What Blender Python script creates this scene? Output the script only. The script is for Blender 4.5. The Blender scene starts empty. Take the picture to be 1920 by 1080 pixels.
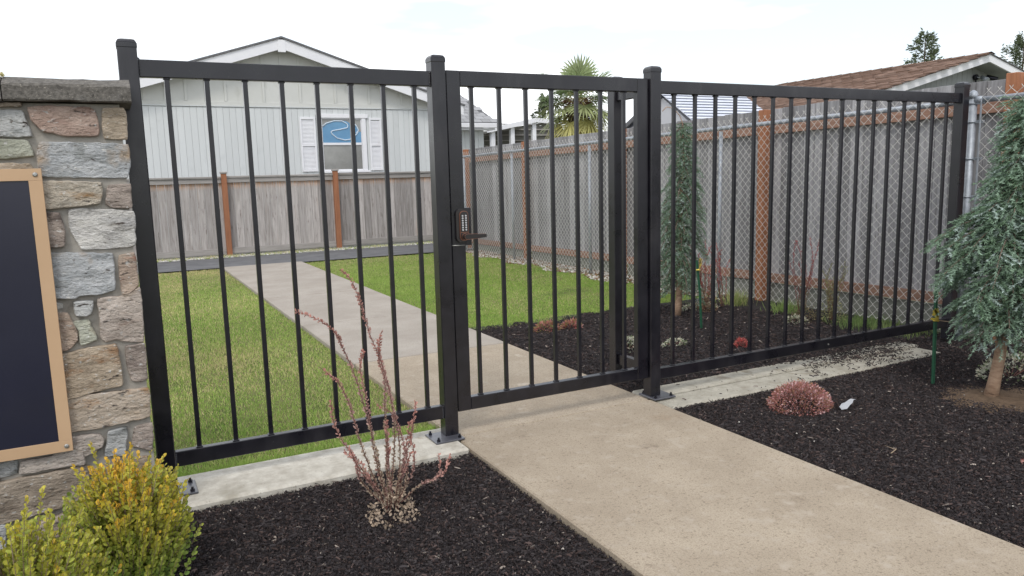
import bpy, bmesh, math, random
import numpy as np
from mathutils import Vector, Matrix
random.seed(7); RNG=np.random.default_rng(11)
sc=bpy.context.scene; col=sc.collection
# ---------------------------------------------------------------- camera
cam=bpy.data.cameras.new('camera'); co=bpy.data.objects.new('camera',cam); col.objects.link(co)
rx,ux,fx=Vector((0.886139,-0.462696,-0.025888)),Vector((0.090619,0.118226,0.988843)),Vector((0.454473,0.878598,-0.146693))
m=Matrix((rx,ux,-fx)).transposed().to_4x4(); m.translation=Vector((0,0,1.391)); co.matrix_world=m
cam.sensor_width=36; cam.lens=26.828; cam.clip_start=.05; cam.clip_end=2000
sc.camera=co
# ---------------------------------------------------------------- world, sun, exposure
SUN_EL,SUN_AZ=math.radians(52),math.radians(215)
w=bpy.data.worlds.new('World'); sc.world=w; w.use_nodes=True
nt=w.node_tree; nt.nodes.clear()
def N(t,**k):
    n=nt.nodes.new(t)
    for a,b in k.items(): setattr(n,a,b)
    return n
sky=N('ShaderNodeTexSky',sky_type='NISHITA',sun_disc=False,sun_elevation=SUN_EL,sun_rotation=SUN_AZ)
tc=N('ShaderNodeTexCoord'); mp=N('ShaderNodeMapping'); mp.inputs['Scale'].default_value=(1.2,1.2,5)
no=N('ShaderNodeTexNoise'); no.inputs['Scale'].default_value=1.6; no.inputs['Detail'].default_value=5
cr=N('ShaderNodeValToRGB'); cr.color_ramp.elements[0].position=.43; cr.color_ramp.elements[0].color=(.45,.45,.45,1); cr.color_ramp.elements[1].position=.56; cr.color_ramp.elements[1].color=(1,1,1,1)
mx=N('ShaderNodeMix',data_type='RGBA'); mx.inputs['B'].default_value=(10.4,10.6,10.9,1)
bg=N('ShaderNodeBackground'); bg.inputs['Strength'].default_value=.12; ow=N('ShaderNodeOutputWorld')
L=nt.links.new
L(tc.outputs['Generated'],mp.inputs['Vector']); L(mp.outputs[0],no.inputs['Vector']); L(no.outputs['Fac'],cr.inputs['Fac'])
L(cr.outputs['Color'],mx.inputs['Factor']); L(sky.outputs[0],mx.inputs['A']); L(mx.outputs['Result'],bg.inputs['Color']); L(bg.outputs[0],ow.inputs[0])
sun=bpy.data.lights.new('sun','SUN'); sun.energy=1.1; sun.angle=math.radians(14); sun.color=(1,.95,.88)
so=bpy.data.objects.new('sun',sun); col.objects.link(so)
so.rotation_euler=(math.pi/2-SUN_EL,0,math.pi-SUN_AZ)   # sun from behind the camera, a little to the left
sc.view_settings.view_transform='Standard'; sc.view_settings.look='None'; sc.view_settings.gamma=1; sc.view_settings.use_curve_mapping=False
sc.view_settings.exposure=.32
# ---------------------------------------------------------------- helpers
MATS={}
def mat(name,c1,c2=None,scale=4,rough=.8,bump=0,bscale=60,bdist=.004,stretch=(1,1,1),rand=0,attr=False,spots=None,metal=0,spec=.4,coat=0,detail=6,coord='Object',rvar=0,stain=None,ramp=(.35,.65),trans=0):
    m=bpy.data.materials.new(name); m.use_nodes=True; t=m.node_tree; n=t.nodes; l=t.links.new
    b=n['Principled BSDF']; b.inputs['Roughness'].default_value=rough; b.inputs['Metallic'].default_value=metal
    b.inputs['Specular IOR Level'].default_value=spec; b.inputs['Coat Weight'].default_value=coat; b.inputs['Coat Roughness'].default_value=.22
    tc=n.new('ShaderNodeTexCoord'); v=tc.outputs[coord]
    oi=None
    if rand:
        oi=n.new('ShaderNodeObjectInfo'); mu=n.new('ShaderNodeMath'); mu.operation='MULTIPLY'; mu.inputs[1].default_value=71.3
        l(oi.outputs['Random'],mu.inputs[0]); ad=n.new('ShaderNodeVectorMath'); ad.operation='ADD'; l(v,ad.inputs[0]); l(mu.outputs[0],ad.inputs[1]); v=ad.outputs[0]
    mp=n.new('ShaderNodeMapping'); mp.inputs['Scale'].default_value=stretch; l(v,mp.inputs['Vector']); vs=mp.outputs[0]
    c=None
    if c2 is not None:
        no=n.new('ShaderNodeTexNoise'); no.inputs['Scale'].default_value=scale; no.inputs['Detail'].default_value=detail; no.inputs['Roughness'].default_value=.65; l(vs,no.inputs['Vector'])
        r=n.new('ShaderNodeValToRGB'); r.color_ramp.elements[0].position=ramp[0]; r.color_ramp.elements[1].position=ramp[1]
        r.color_ramp.elements[0].color=(*c1,1); r.color_ramp.elements[1].color=(*c2,1); l(no.outputs['Fac'],r.inputs['Fac']); c=r.outputs['Color']
    else:
        rg=n.new('ShaderNodeRGB'); rg.outputs[0].default_value=(*c1,1); c=rg.outputs[0]
    def mixc(fac,a,bcol,mode='MIX',f=1.0):
        x=n.new('ShaderNodeMix'); x.data_type='RGBA'; x.blend_type=mode
        if fac is None: x.inputs['Factor'].default_value=f
        else: l(fac,x.inputs['Factor'])
        l(a,x.inputs['A'])
        if isinstance(bcol,tuple): x.inputs['B'].default_value=(*bcol,1)
        else: l(bcol,x.inputs['B'])
        return x.outputs['Result']
    for sp in (spots or []):      # (colour, scale, lo, hi, stretch)
        no=n.new('ShaderNodeTexNoise'); no.inputs['Scale'].default_value=sp[1]; no.inputs['Detail'].default_value=5; no.inputs['Roughness'].default_value=.6
        mp2=n.new('ShaderNodeMapping'); mp2.inputs['Scale'].default_value=sp[4] if len(sp)>4 else (1,1,1); mp2.inputs['Location'].default_value=(sp[1]*1.7,3.1,sp[2]*9)
        l(v,mp2.inputs['Vector']); l(mp2.outputs[0],no.inputs['Vector'])
        mr=n.new('ShaderNodeMapRange'); mr.inputs['From Min'].default_value=sp[2]; mr.inputs['From Max'].default_value=sp[3]; l(no.outputs['Fac'],mr.inputs['Value'])
        c=mixc(mr.outputs[0],c,sp[0])
    if stain:  # stain = (colour, z0, z1): weathering stain that fades in from z0 to z1 in the object's own height
        sp=n.new('ShaderNodeSeparateXYZ'); l(tc.outputs['Object'],sp.inputs[0])
        no=n.new('ShaderNodeTexNoise'); no.inputs['Scale'].default_value=9; l(vs,no.inputs['Vector'])
        mr=n.new('ShaderNodeMapRange'); mr.inputs['From Min'].default_value=stain[1]; mr.inputs['From Max'].default_value=stain[2]; l(sp.outputs['Z'],mr.inputs['Value'])
        mu=n.new('ShaderNodeMath'); mu.operation='MULTIPLY'; l(mr.outputs[0],mu.inputs[0])
        m2=n.new('ShaderNodeMapRange'); m2.inputs['From Min'].default_value=.35; m2.inputs['From Max'].default_value=.6; l(no.outputs['Fac'],m2.inputs['Value']); l(m2.outputs[0],mu.inputs[1])
        c=mixc(mu.outputs[0],c,stain[0])
    if attr:
        at=n.new('ShaderNodeAttribute'); at.attribute_name='col'; c=mixc(None,c,at.outputs['Color'],'MULTIPLY')
    if rand:
        hs=n.new('ShaderNodeHueSaturation'); mr=n.new('ShaderNodeMapRange'); mr.inputs['To Min'].default_value=1-rand; mr.inputs['To Max'].default_value=1+rand
        l(oi.outputs['Random'],mr.inputs['Value']); l(mr.outputs[0],hs.inputs['Value']); l(c,hs.inputs['Color']); c=hs.outputs[0]
    l(c,b.inputs['Base Color'])
    if rvar:
        no=n.new('ShaderNodeTexNoise'); no.inputs['Scale'].default_value=6; no.inputs['Detail'].default_value=6; l(vs,no.inputs['Vector'])
        mr=n.new('ShaderNodeMapRange'); mr.inputs['From Min'].default_value=.35; mr.inputs['From Max'].default_value=.65; mr.inputs['To Min'].default_value=rough-rvar; mr.inputs['To Max'].default_value=rough+rvar; l(no.outputs['Fac'],mr.inputs['Value']); l(mr.outputs[0],b.inputs['Roughness'])
    if bump:
        no=n.new('ShaderNodeTexNoise'); no.inputs['Scale'].default_value=bscale; no.inputs['Detail'].default_value=7; no.inputs['Roughness'].default_value=.65; l(vs,no.inputs['Vector'])
        bp=n.new('ShaderNodeBump'); bp.inputs['Strength'].default_value=bump; bp.inputs['Distance'].default_value=bdist; l(no.outputs['Fac'],bp.inputs['Height']); l(bp.outputs[0],b.inputs['Normal'])
    if trans:
        tr=n.new('ShaderNodeBsdfTranslucent'); l(c,tr.inputs['Color']); ms=n.new('ShaderNodeMixShader'); ms.inputs[0].default_value=trans
        l(b.outputs[0],ms.inputs[1]); l(tr.outputs[0],ms.inputs[2]); l(ms.outputs[0],n['Material Output'].inputs[0])
    MATS[name]=m; return m
def tag(o,label=None,cat=None,group=None,kind=None):
    if label: o['label']=label
    if cat: o['category']=cat
    if group: o['group']=group
    if kind: o['kind']=kind
    return o
def empty(name,loc=(0,0,0),label=None,cat=None,group=None):
    o=bpy.data.objects.new(name,None); col.objects.link(o); o.location=loc; o.empty_display_size=.1
    tag(o,label,cat,group); bpy.context.view_layer.update() if False else None
    return o
def link(name,me,mt,parent=None,loc=None,rot=None):
    o=bpy.data.objects.new(name,me); col.objects.link(o)
    if mt is not None and len(me.materials)==0: me.materials.append(mt)
    if parent is not None:
        o.parent=parent; pl=Vector(parent.location); o.matrix_parent_inverse=Matrix.Translation(-pl) if parent.parent is None else Matrix.Identity(4)
    if loc is not None: o.location=loc
    if rot is not None: o.rotation_euler=rot
    return o
class MB:
    """collects shapes in world coordinates"""
    def __init__(s): s.v=[]; s.f=[]; s.sm=[]
    def add(s,vs,fs,smooth=False):
        k=len(s.v); s.v+= [tuple(a) for a in vs]; s.f+=[tuple(i+k for i in f) for f in fs]; s.sm+=[smooth]*len(fs); return s
    def box(s,x0,x1,y0,y1,z0,z1,c=0):
        if c<=0:
            vs=[(x0,y0,z0),(x1,y0,z0),(x1,y1,z0),(x0,y1,z0),(x0,y0,z1),(x1,y0,z1),(x1,y1,z1),(x0,y1,z1)]
            return s.add(vs,[(0,3,2,1),(4,5,6,7),(0,1,5,4),(1,2,6,5),(2,3,7,6),(3,0,4,7)])
        # bevelled box: hull of 24 points
        bm=bmesh.new()
        for X,sx in((x0,1),(x1,-1)):
            for Y,sy in((y0,1),(y1,-1)):
                for Z,sz in((z0,1),(z1,-1)):
                    for d in((0,1,1),(1,0,1),(1,1,0)):
                        bm.verts.new((X+sx*c*d[0],Y+sy*c*d[1],Z+sz*c*d[2]))
        bmesh.ops.convex_hull(bm,input=bm.verts); bmesh.ops.dissolve_limit(bm,angle_limit=.02,verts=bm.verts,edges=bm.edges)
        bm.verts.index_update(); s.add([v.co[:] for v in bm.verts],[[v.index for v in f.verts] for f in bm.faces]); bm.free(); return s
    def prism(s,pts,d):
        """pts: list of 3d points (polygon), extruded by vector d"""
        n=len(pts); P=[Vector(p) for p in pts]; Dv=Vector(d)
        return s.add([p[:] for p in P]+[(p+Dv)[:] for p in P],[tuple(range(n)),tuple(range(2*n-1,n-1,-1))]+[(i,i+n,(i+1)%n+n,(i+1)%n) for i in range(n)])
    def tube(s,pts,rad,n=8,cap=True,smooth=True):
        P=[Vector(p) for p in pts]
        if not isinstance(rad,(list,tuple)): rad=[rad]*len(P)
        vs=[]; fs=[]; prev=None
        for i,p in enumerate(P):
            t=(P[min(i+1,len(P)-1)]-P[max(i-1,0)]).normalized()
            a=prev if prev is not None else (Vector((0,0,1)) if abs(t.z)<.9 else Vector((1,0,0)))
            u=(a-t*a.dot(t)).normalized(); prev=u; q=t.cross(u)
            for j in range(n):
                an=2*math.pi*j/n; vs.append((p+(u*math.cos(an)+q*math.sin(an))*rad[i])[:])
        for i in range(len(P)-1):
            for j in range(n): fs.append((i*n+j,i*n+(j+1)%n,(i+1)*n+(j+1)%n,(i+1)*n+j))
        s.add(vs,fs,smooth)
        if cap:
            k=len(s.v)-len(vs); s.f+=[tuple(k+j for j in range(n-1,-1,-1)),tuple(k+(len(P)-1)*n+j for j in range(n))]; s.sm+=[False,False]
        return s
    def mesh(s,name):
        me=bpy.data.meshes.new(name); me.from_pydata(s.v,[],s.f); me.polygons.foreach_set('use_smooth',s.sm)
        bm=bmesh.new(); bm.from_mesh(me); bmesh.ops.recalc_face_normals(bm,faces=bm.faces); bm.to_mesh(me); bm.free(); me.update(); return me
    def build(s,name,mt,parent=None): return link(name,s.mesh(name),mt,parent)
def npmesh(name,V,F,mt,parent=None,C=None,smooth=False):
    """V (n,3), F (m,k) constant k, C per-vertex colour (n,3)"""
    me=bpy.data.meshes.new(name); V=np.asarray(V,np.float32); F=np.asarray(F,np.int32); k=F.shape[1]
    me.vertices.add(len(V)); me.vertices.foreach_set('co',V.ravel()); me.loops.add(F.size); me.loops.foreach_set('vertex_index',F.ravel())
    me.polygons.add(len(F)); me.polygons.foreach_set('loop_start',np.arange(0,F.size,k,dtype=np.int32))
    me.polygons.foreach_set('use_smooth',np.full(len(F),smooth)); me.update(calc_edges=True)
    if C is not None:
        a=me.color_attributes.new('col','FLOAT_COLOR','POINT'); cc=np.ones((len(V),4),np.float32); cc[:,:3]=C; a.data.foreach_set('color',cc.ravel())
    return link(name,me,mt,parent)
def frames(d,rng,upish=None):
    d=d/np.linalg.norm(d,axis=1,keepdims=True)
    r=rng.normal(size=d.shape) if upish is None else upish+rng.normal(size=d.shape)*.35
    s=np.cross(d,r); s/=np.linalg.norm(s,axis=1,keepdims=True)+1e-9; n=np.cross(s,d); return d,s,n
def leaf_geo(P,d,ln,wd,C,rng,upish=None,fold=.25,oval=True):
    """oval folded leaves: 6 verts, 2 quads each"""
    d,s,n=frames(d,rng,upish); ln=ln[:,None]; wd=wd[:,None]; N_=len(P)
    if oval: prof=[(0,0,0),(.35,.5,1),(.78,.42,1),(1,0,0),(.78,-.42,1),(.35,-.5,1)]
    else: prof=[(0,0,0),(.45,.5,1),(1,0,0),(.45,-.5,1)]
    V=np.stack([P+d*ln*a+s*wd*b+n*wd*fold*c for a,b,c in prof],1)
    k=len(prof); F=np.array([[0,1,2,3],[0,3,4,5]] if oval else [[0,1,2,3]])
    F=(np.arange(N_)[:,None,None]*k+F[None]).reshape(-1,4)
    return V.reshape(-1,3),F,np.repeat(C,k,0)
def snoise(x,y,seed=0):
    r=np.random.default_rng(seed); s=0
    for i in range(7):
        f=.35*1.7**i; a=r.uniform(0,6.28); s=s+np.sin(x*f*math.cos(a)+y*f*math.sin(a)+r.uniform(0,6.28))*(.75**i)*np.sin(-x*f*math.sin(a+.6)+y*f*math.cos(a+.6)+r.uniform(0,6.28))
    return s/1.6
# ---------------------------------------------------------------- materials
M_black=mat('black_powder_coat',(.0055,.0055,.009),(.011,.010,.015),scale=12,rough=.33,rvar=.09,coat=.3,bump=.06,bscale=400,bdist=.001,spec=.45,spots=[((.055,.052,.055),70,.68,.76),((.030,.028,.032),5,.55,.75,(1,1,.3))])
M_bolt=mat('dark_bolt',(.03,.03,.04),rough=.35,metal=.7)
M_plate=mat('plate_paint',(.05,.052,.065),(.09,.09,.105),scale=20,rough=.35,spec=.6,coat=.3)
M_galv=mat('galvanised_steel',(.30,.33,.37),(.42,.45,.49),scale=25,rough=.5,metal=.35,spots=[((.22,.24,.27),8,.55,.75)])
M_wire=mat('galvanised_wire',(.72,.70,.66),(.60,.59,.56),scale=20,rough=.45)
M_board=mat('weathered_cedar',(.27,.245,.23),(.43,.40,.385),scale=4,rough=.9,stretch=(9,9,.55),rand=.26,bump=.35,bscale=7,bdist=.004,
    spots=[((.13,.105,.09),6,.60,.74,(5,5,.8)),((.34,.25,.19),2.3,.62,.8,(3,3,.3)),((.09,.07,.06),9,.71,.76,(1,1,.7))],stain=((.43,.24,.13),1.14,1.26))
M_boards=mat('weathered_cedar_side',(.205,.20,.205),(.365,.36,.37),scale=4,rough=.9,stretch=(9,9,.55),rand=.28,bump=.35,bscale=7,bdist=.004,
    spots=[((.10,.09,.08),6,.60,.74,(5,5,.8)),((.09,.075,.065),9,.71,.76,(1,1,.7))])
M_greyrail=mat('weathered_rail',(.25,.235,.22),(.36,.335,.32),scale=5,rough=.9,stretch=(.6,9,9),rand=.12,bump=.3,bscale=7)
M_rust=mat('stained_cedar',(.27,.11,.055),(.38,.165,.085),scale=5,rough=.8,stretch=(8,8,.6),rand=.12,bump=.25,bscale=8,spots=[((.13,.05,.025),5,.66,.74,(1,1,.8))])
M_rustrail=mat('stained_rail',(.22,.125,.09),(.33,.195,.14),scale=5,rough=.85,stretch=(8,.6,8),rand=.12,bump=.25,bscale=8)
M_kick=mat('treated_board',(.17,.175,.145),(.27,.27,.235),scale=4,rough=.9,stretch=(8,.5,8),rand=.12,bump=.2,bscale=8)
M_conc=mat('tan_concrete',(.31,.252,.185),(.43,.36,.272),scale=2.6,rough=.88,bump=.55,bscale=160,bdist=.003,detail=9,ramp=(.3,.7),
    spots=[((.20,.16,.125),170,.50,.70),((.50,.44,.37),130,.60,.74),((.30,.225,.155),2.6,.62,.86),((.19,.145,.105),6,.66,.76),((.20,.155,.11),75,.55,.70),((.17,.125,.085),24,.68,.76),((.40,.34,.27),14,.56,.74),((.62,.56,.47),3.1,.68,.8)])
M_concf=mat('grey_concrete',(.30,.262,.222),(.385,.345,.30),scale=1.8,rough=.88,bump=.2,bscale=200,bdist=.002,detail=9,spots=[((.22,.195,.17),120,.52,.72),((.36,.31,.25),2,.62,.8)])
M_kerb=mat('pale_kerb_concrete',(.42,.385,.325),(.60,.57,.50),scale=14,rough=.92,bump=.8,bscale=90,bdist=.005,detail=9,spots=[((.28,.25,.20),70,.62,.72),((.36,.33,.27),3,.60,.72),((.30,.24,.15),9,.70,.78)])
M_kerbr=mat('pitted_kerb_concrete',(.33,.305,.25),(.47,.44,.37),scale=11,rough=.92,bump=1,bscale=70,bdist=.006,detail=9,spots=[((.20,.175,.13),60,.60,.70),((.25,.215,.16),5,.58,.72),((.55,.53,.47),30,.64,.75)])
M_asph=mat('asphalt',(.10,.10,.105),(.15,.15,.155),scale=3,rough=.9,bump=.3,bscale=250,bdist=.003,spots=[((.2,.2,.2),300,.6,.75)])
M_soil=mat('dark_soil',(.014,.012,.012),(.035,.03,.03),scale=30,rough=1,bump=.8,bscale=60,bdist=.012)
M_brownsoil=mat('brown_soil',(.10,.065,.04),(.17,.115,.075),scale=25,rough=1,bump=.8,bscale=70,bdist=.01)
M_lawnsoil=mat('lawn_ground',(.07,.09,.02),(.17,.16,.06),scale=3,rough=1,bump=.5,bscale=80,bdist=.01)
M_ground=mat('rough_ground',(.10,.11,.05),(.16,.15,.09),scale=1,rough=1,bump=.3)
M_grass=mat('grass_blade',(1,1,1),attr=True,rough=.7,spec=.25,trans=.35)
M_chip=mat('bark_chip',(1,1,1),attr=True,rough=.8,spec=.35)
M_leaf=mat('leaf',(1,1,1),attr=True,rough=.5,spec=.4,trans=.3)
M_needle=mat('needle',(1,1,1),attr=True,rough=.55,spec=.35,trans=.12)
M_stem=mat('stem_bark',(.12,.05,.045),(.17,.08,.06),scale=20,rough=.7)
M_bark=mat('pale_bark',(.30,.19,.125),(.46,.32,.22),scale=12,rough=.9,bump=.6,bscale=40,bdist=.005,stretch=(2,2,5),spots=[((.16,.10,.07),14,.6,.72,(1,1,3))])
M_bark2=mat('grey_bark',(.10,.075,.055),(.18,.14,.11),scale=14,rough=.9,bump=.6,bscale=40)
M_mortar=mat('mortar',(.27,.25,.22),(.38,.355,.315),scale=10,rough=.95,bump=.6,bscale=90,bdist=.005,spots=[((.10,.09,.075),8,.6,.75)])
STONEC={'pink':((.32,.215,.175),(.47,.36,.31),(.22,.13,.10)),'tan':((.30,.25,.18),(.46,.39,.30),(.14,.11,.08)),'grey':((.25,.275,.285),(.45,.47,.48),(.15,.16,.15)),
 'green':((.27,.28,.235),(.43,.44,.39),(.15,.16,.12)),'brown':((.20,.165,.125),(.36,.31,.25),(.10,.075,.055)),'blue':((.27,.305,.335),(.42,.45,.48),(.19,.20,.19)),
 'yellow':((.33,.31,.26),(.50,.46,.38),(.36,.21,.09)),'dark':((.20,.165,.15),(.40,.35,.315),(.06,.045,.04)),'white':((.33,.335,.34),(.55,.55,.55),(.20,.18,.15)),
 'rust':((.27,.20,.16),(.42,.34,.27),(.25,.09,.05)),'pale':((.36,.31,.275),(.54,.49,.45),(.24,.16,.12)),'pale2':((.33,.30,.28),(.50,.46,.42),(.24,.19,.15)),
 'ochre':((.25,.20,.14),(.42,.35,.26),(.32,.155,.06)),'ochre2':((.32,.27,.21),(.46,.40,.33),(.38,.20,.08))}
for k,(a,b,c) in STONEC.items():
    lift=lambda q,f:tuple(min(.8,f*(.74*v+.26*sum(q)/3)*(1.03 if v==max(q) else 1)) for v in q)
    a,b=lift(a,1.26),lift(b,1.26); a,b=[(q[0]*1.04,q[1],q[2]*.93) for q in (a,b)]
    mat('stone_'+k,a,b,scale=9,rough=.85,bump=1,bscale=48,bdist=.02,detail=12,stretch=(1,1,2.0),rand=.1,spots=[(c,7,.56,.72,(1,1,2.4)),((.08,.065,.055),15,.63,.68,(1,1,2.6)),((.13,.11,.09),60,.64,.71,(1,1,1.5)),((.40,.26,.13),4,.60,.75),((.66,.65,.62),45,.60,.70,(1,1,1.6))])
M_cap=mat('cap_stone',(.085,.078,.07),(.19,.175,.155),scale=60,rough=.95,bump=1,bscale=110,bdist=.006,spots=[((.36,.33,.28),130,.62,.70),((.20,.19,.18),4,.55,.7)])
M_tanframe=mat('tan_sign_frame',(.52,.345,.205),(.55,.37,.225),scale=3,rough=.45)
M_navy=mat('navy_sign_panel',(.018,.019,.036),(.022,.023,.042),scale=2,rough=.22,spec=.5)
M_steel=mat('brushed_steel',(.40,.40,.38),rough=.4,metal=.7)
M_copper=mat('copper_edge',(.30,.14,.095),rough=.35,metal=.6)
M_bronze=mat('dark_bronze',(.010,.007,.008),rough=.35,spec=.6,coat=.3)
M_btn=mat('silver_button',(.62,.62,.64),rough=.3,metal=.5)
M_siding=mat('pale_siding',(.58,.60,.60),(.62,.64,.64),scale=1.5,rough=.7,stretch=(1,1,.4),rand=.03,spots=[((.54,.56,.56),2.5,.58,.75)])
M_gable=mat('gable_panel',(.55,.555,.525),(.60,.605,.58),scale=1.2,rough=.75,spots=[((.42,.42,.38),2.5,.62,.8,(1,1,.5))])
M_white=mat('white_paint',(.74,.74,.77),(.79,.79,.81),scale=3,rough=.5,spots=[((.68,.67,.68),4,.62,.8)])
M_glass=mat('window_glass',(.19,.19,.18),(.30,.30,.285),scale=1.2,rough=.08,spec=.6)
M_bluegl=mat('blue_glass',(.09,.24,.42),(.12,.29,.47),scale=3,rough=.15,spec=.5)
M_lead=mat('pale_blue_band',(.60,.70,.80),rough=.4)
M_shg=mat('grey_shingle',(1,1,1),attr=True,rough=.9,bump=.4,bscale=120,bdist=.004)
M_greyside=mat('grey_siding',(.30,.315,.325),(.345,.36,.37),scale=1.5,rough=.75,rand=.03)
M_shed=mat('shed_roof_metal',(.58,.61,.70),(.66,.69,.77),scale=3,rough=.4,rand=.04)
M_shedrib=mat('shed_roof_lap',(.14,.155,.19),rough=.6)
M_shedwall=mat('shed_wall',(.52,.52,.54),(.56,.56,.58),scale=3,rough=.7)
M_darkint=mat('patio_shade_panel',(.12,.115,.10),(.155,.15,.13),scale=3,rough=.8)
M_green=mat('stake_green',(.015,.075,.04),(.022,.095,.05),scale=20,rough=.45)
M_yellow=mat('yellow_ribbon',(.75,.55,.06),(.85,.68,.15),scale=30,rough=.6)
M_plastic=mat('plastic_scrap_white',(.36,.37,.39),(.46,.47,.49),scale=8,rough=.5)
M_twig=mat('dry_twig',(.25,.18,.12),(.36,.28,.2),scale=20,rough=.9)
M_moss=mat('yellow_moss',(.42,.36,.12),(.5,.45,.22),scale=60,rough=1,bump=1,bscale=120,bdist=.01)
STONES= [('pink', [(-0.248, 1.689), (-0.149, 1.693), (-0.045, 1.69), (-0.025, 1.676), (-0.018, 1.627), (-0.021, 1.583), (-0.065, 1.578), (-0.141, 1.581), (-0.205, 1.594), (-0.24, 1.641)]), ('tan', [(0.001, 1.687), (0.074, 1.694), (0.081, 1.672), (0.076, 1.568), (-0.003, 1.569), (-0.007, 1.616)]), ('grey', [(-0.462, 1.672), (-0.332, 1.676), (-0.265, 1.676), (-0.254, 1.631), (-0.239, 1.578), (-0.285, 1.577), (-0.472, 1.581)]), ('green', [(-0.473, 1.568), (-0.343, 1.57), (-0.256, 1.567), (-0.25, 1.541), (-0.243, 1.506), (-0.306, 1.499), (-0.48, 1.502)]), ('brown', [(-0.459, 1.702), (-0.263, 1.704), (-0.263, 1.687), (-0.331, 1.684), (-0.461, 1.68)]), ('blue', [(-0.22, 1.559), (-0.068, 1.555), (0.078, 1.55), (0.077, 1.484), (0.064, 1.417), (-0.08, 1.422), (-0.233, 1.429), (-0.234, 1.499)]), ('tan', [(-0.482, 1.487), (-0.26, 1.481), (-0.248, 1.457), (-0.254, 1.433), (-0.487, 1.441)]), ('yellow', [(-0.292, 1.416), (-0.129, 1.412), (-0.031, 1.404), (-0.03, 1.364), (-0.04, 1.32), (-0.149, 1.311), (-0.225, 1.306), (-0.303, 1.307)]), ('dark', [(-0.007, 1.394), (0.074, 1.394), (0.07, 1.299), (0.002, 1.301), (-0.022, 1.316), (-0.017, 1.353)]), ('white', [(-0.152, 1.301), (-0.091, 1.305), (0.072, 1.287), (0.076, 1.235), (0.066, 1.147), (-0.032, 1.142), (-0.121, 1.147), (-0.145, 1.197), (-0.155, 1.236)]), ('dark', [(-0.304, 1.298), (-0.183, 1.293), (-0.17, 1.232), (-0.178, 1.16), (-0.318, 1.165)]), ('blue', [(-0.274, 1.144), (-0.014, 1.124), (-0.015, 1.058), (-0.019, 0.979), (-0.074, 0.966), (-0.148, 0.967), (-0.156, 0.956), (-0.291, 0.97)]), ('rust', [(0.003, 1.114), (0.066, 1.121), (0.066, 1.063), (0.067, 0.988), (0.03, 0.959), (0.001, 0.958), (0.0, 1.028)]), ('grey', [(-0.17, 0.946), (-0.098, 0.943), (-0.111, 0.889), (-0.131, 0.881), (-0.165, 0.888)]), ('white', [(-0.269, 0.952), (-0.202, 0.944), (-0.205, 0.917), (-0.272, 0.924)]), ('rust', [(-0.273, 0.913), (-0.193, 0.903), (-0.166, 0.827), (-0.167, 0.79), (-0.202, 0.754), (-0.288, 0.762)]), ('green', [(-0.184, 0.866), (-0.122, 0.872), (-0.1, 0.784), (-0.161, 0.768), (-0.16, 0.826)]), ('pale', [(-0.084, 0.95), (0.001, 0.95), (0.07, 0.982), (0.07, 0.858), (0.066, 0.755), (0.01, 0.761), (-0.03, 0.777), (-0.072, 0.771), (-0.089, 0.797), (-0.086, 0.875)]), ('ochre', [(-0.27, 0.734), (-0.132, 0.756), (-0.039, 0.76), (-0.029, 0.704), (-0.027, 0.59), (-0.077, 0.583), (-0.149, 0.573), (-0.219, 0.562), (-0.287, 0.561)]), ('dark', [(-0.007, 0.745), (0.069, 0.749), (0.067, 0.661), (0.067, 0.601), (0.038, 0.59), (0.002, 0.6), (-0.007, 0.659)]), ('ochre2', [(-0.274, 0.553), (-0.149, 0.568), (-0.022, 0.566), (0.066, 0.56), (0.059, 0.44), (-0.018, 0.431), (-0.112, 0.425), (-0.218, 0.425), (-0.286, 0.433)]), ('pale2', [(-0.288, 0.413), (-0.129, 0.401), (-0.114, 0.376), (-0.13, 0.338), (-0.198, 0.315), (-0.296, 0.323)]), ('grey', [(-0.099, 0.408), (-0.027, 0.41), (-0.035, 0.35), (-0.045, 0.294), (-0.119, 0.306)]), ('dark', [(-0.002, 0.405), (0.067, 0.412), (0.067, 0.356), (0.056, 0.293), (0.024, 0.308), (-0.018, 0.327)]), ('pale2', [(-0.404, 0.34), (-0.192, 0.346), (-0.188, 0.287), (-0.293, 0.291), (-0.414, 0.29)]), ('grey', [(-0.622, 0.354), (-0.471, 0.349), (-0.412, 0.35), (-0.421, 0.29), (-0.477, 0.285), (-0.629, 0.291)]), ('brown', [(-0.632, 0.269), (-0.479, 0.27), (-0.295, 0.277), (-0.179, 0.279), (-0.191, 0.153), (-0.271, 0.129), (-0.357, 0.119), (-0.496, 0.107), (-0.649, 0.114)]), ('brown', [(-0.361, 0.082), (-0.194, 0.119), (0.029, 0.122), (0.026, 0.019), (-0.205, 0.003), (-0.371, -0.014)]), ('ochre', [(-0.166, 0.265), (0.037, 0.274), (0.032, 0.152), (-0.177, 0.15)])]
WAVE= [(4.507, 2.622), (4.603, 2.694), (4.792, 2.75), (4.978, 2.748), (5.088, 2.689), (5.113, 2.634), (5.092, 2.592), (4.929, 2.555), (4.741, 2.523), (4.702, 2.496), (4.727, 2.446), (4.842, 2.351), (5.028, 2.305), (5.142, 2.323), (5.26, 2.388), (5.353, 2.498)]
WAVE2= [(5.259, 2.699), (5.322, 2.635), (5.356, 2.553), (5.354, 2.516), (5.303, 2.47)]
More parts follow.
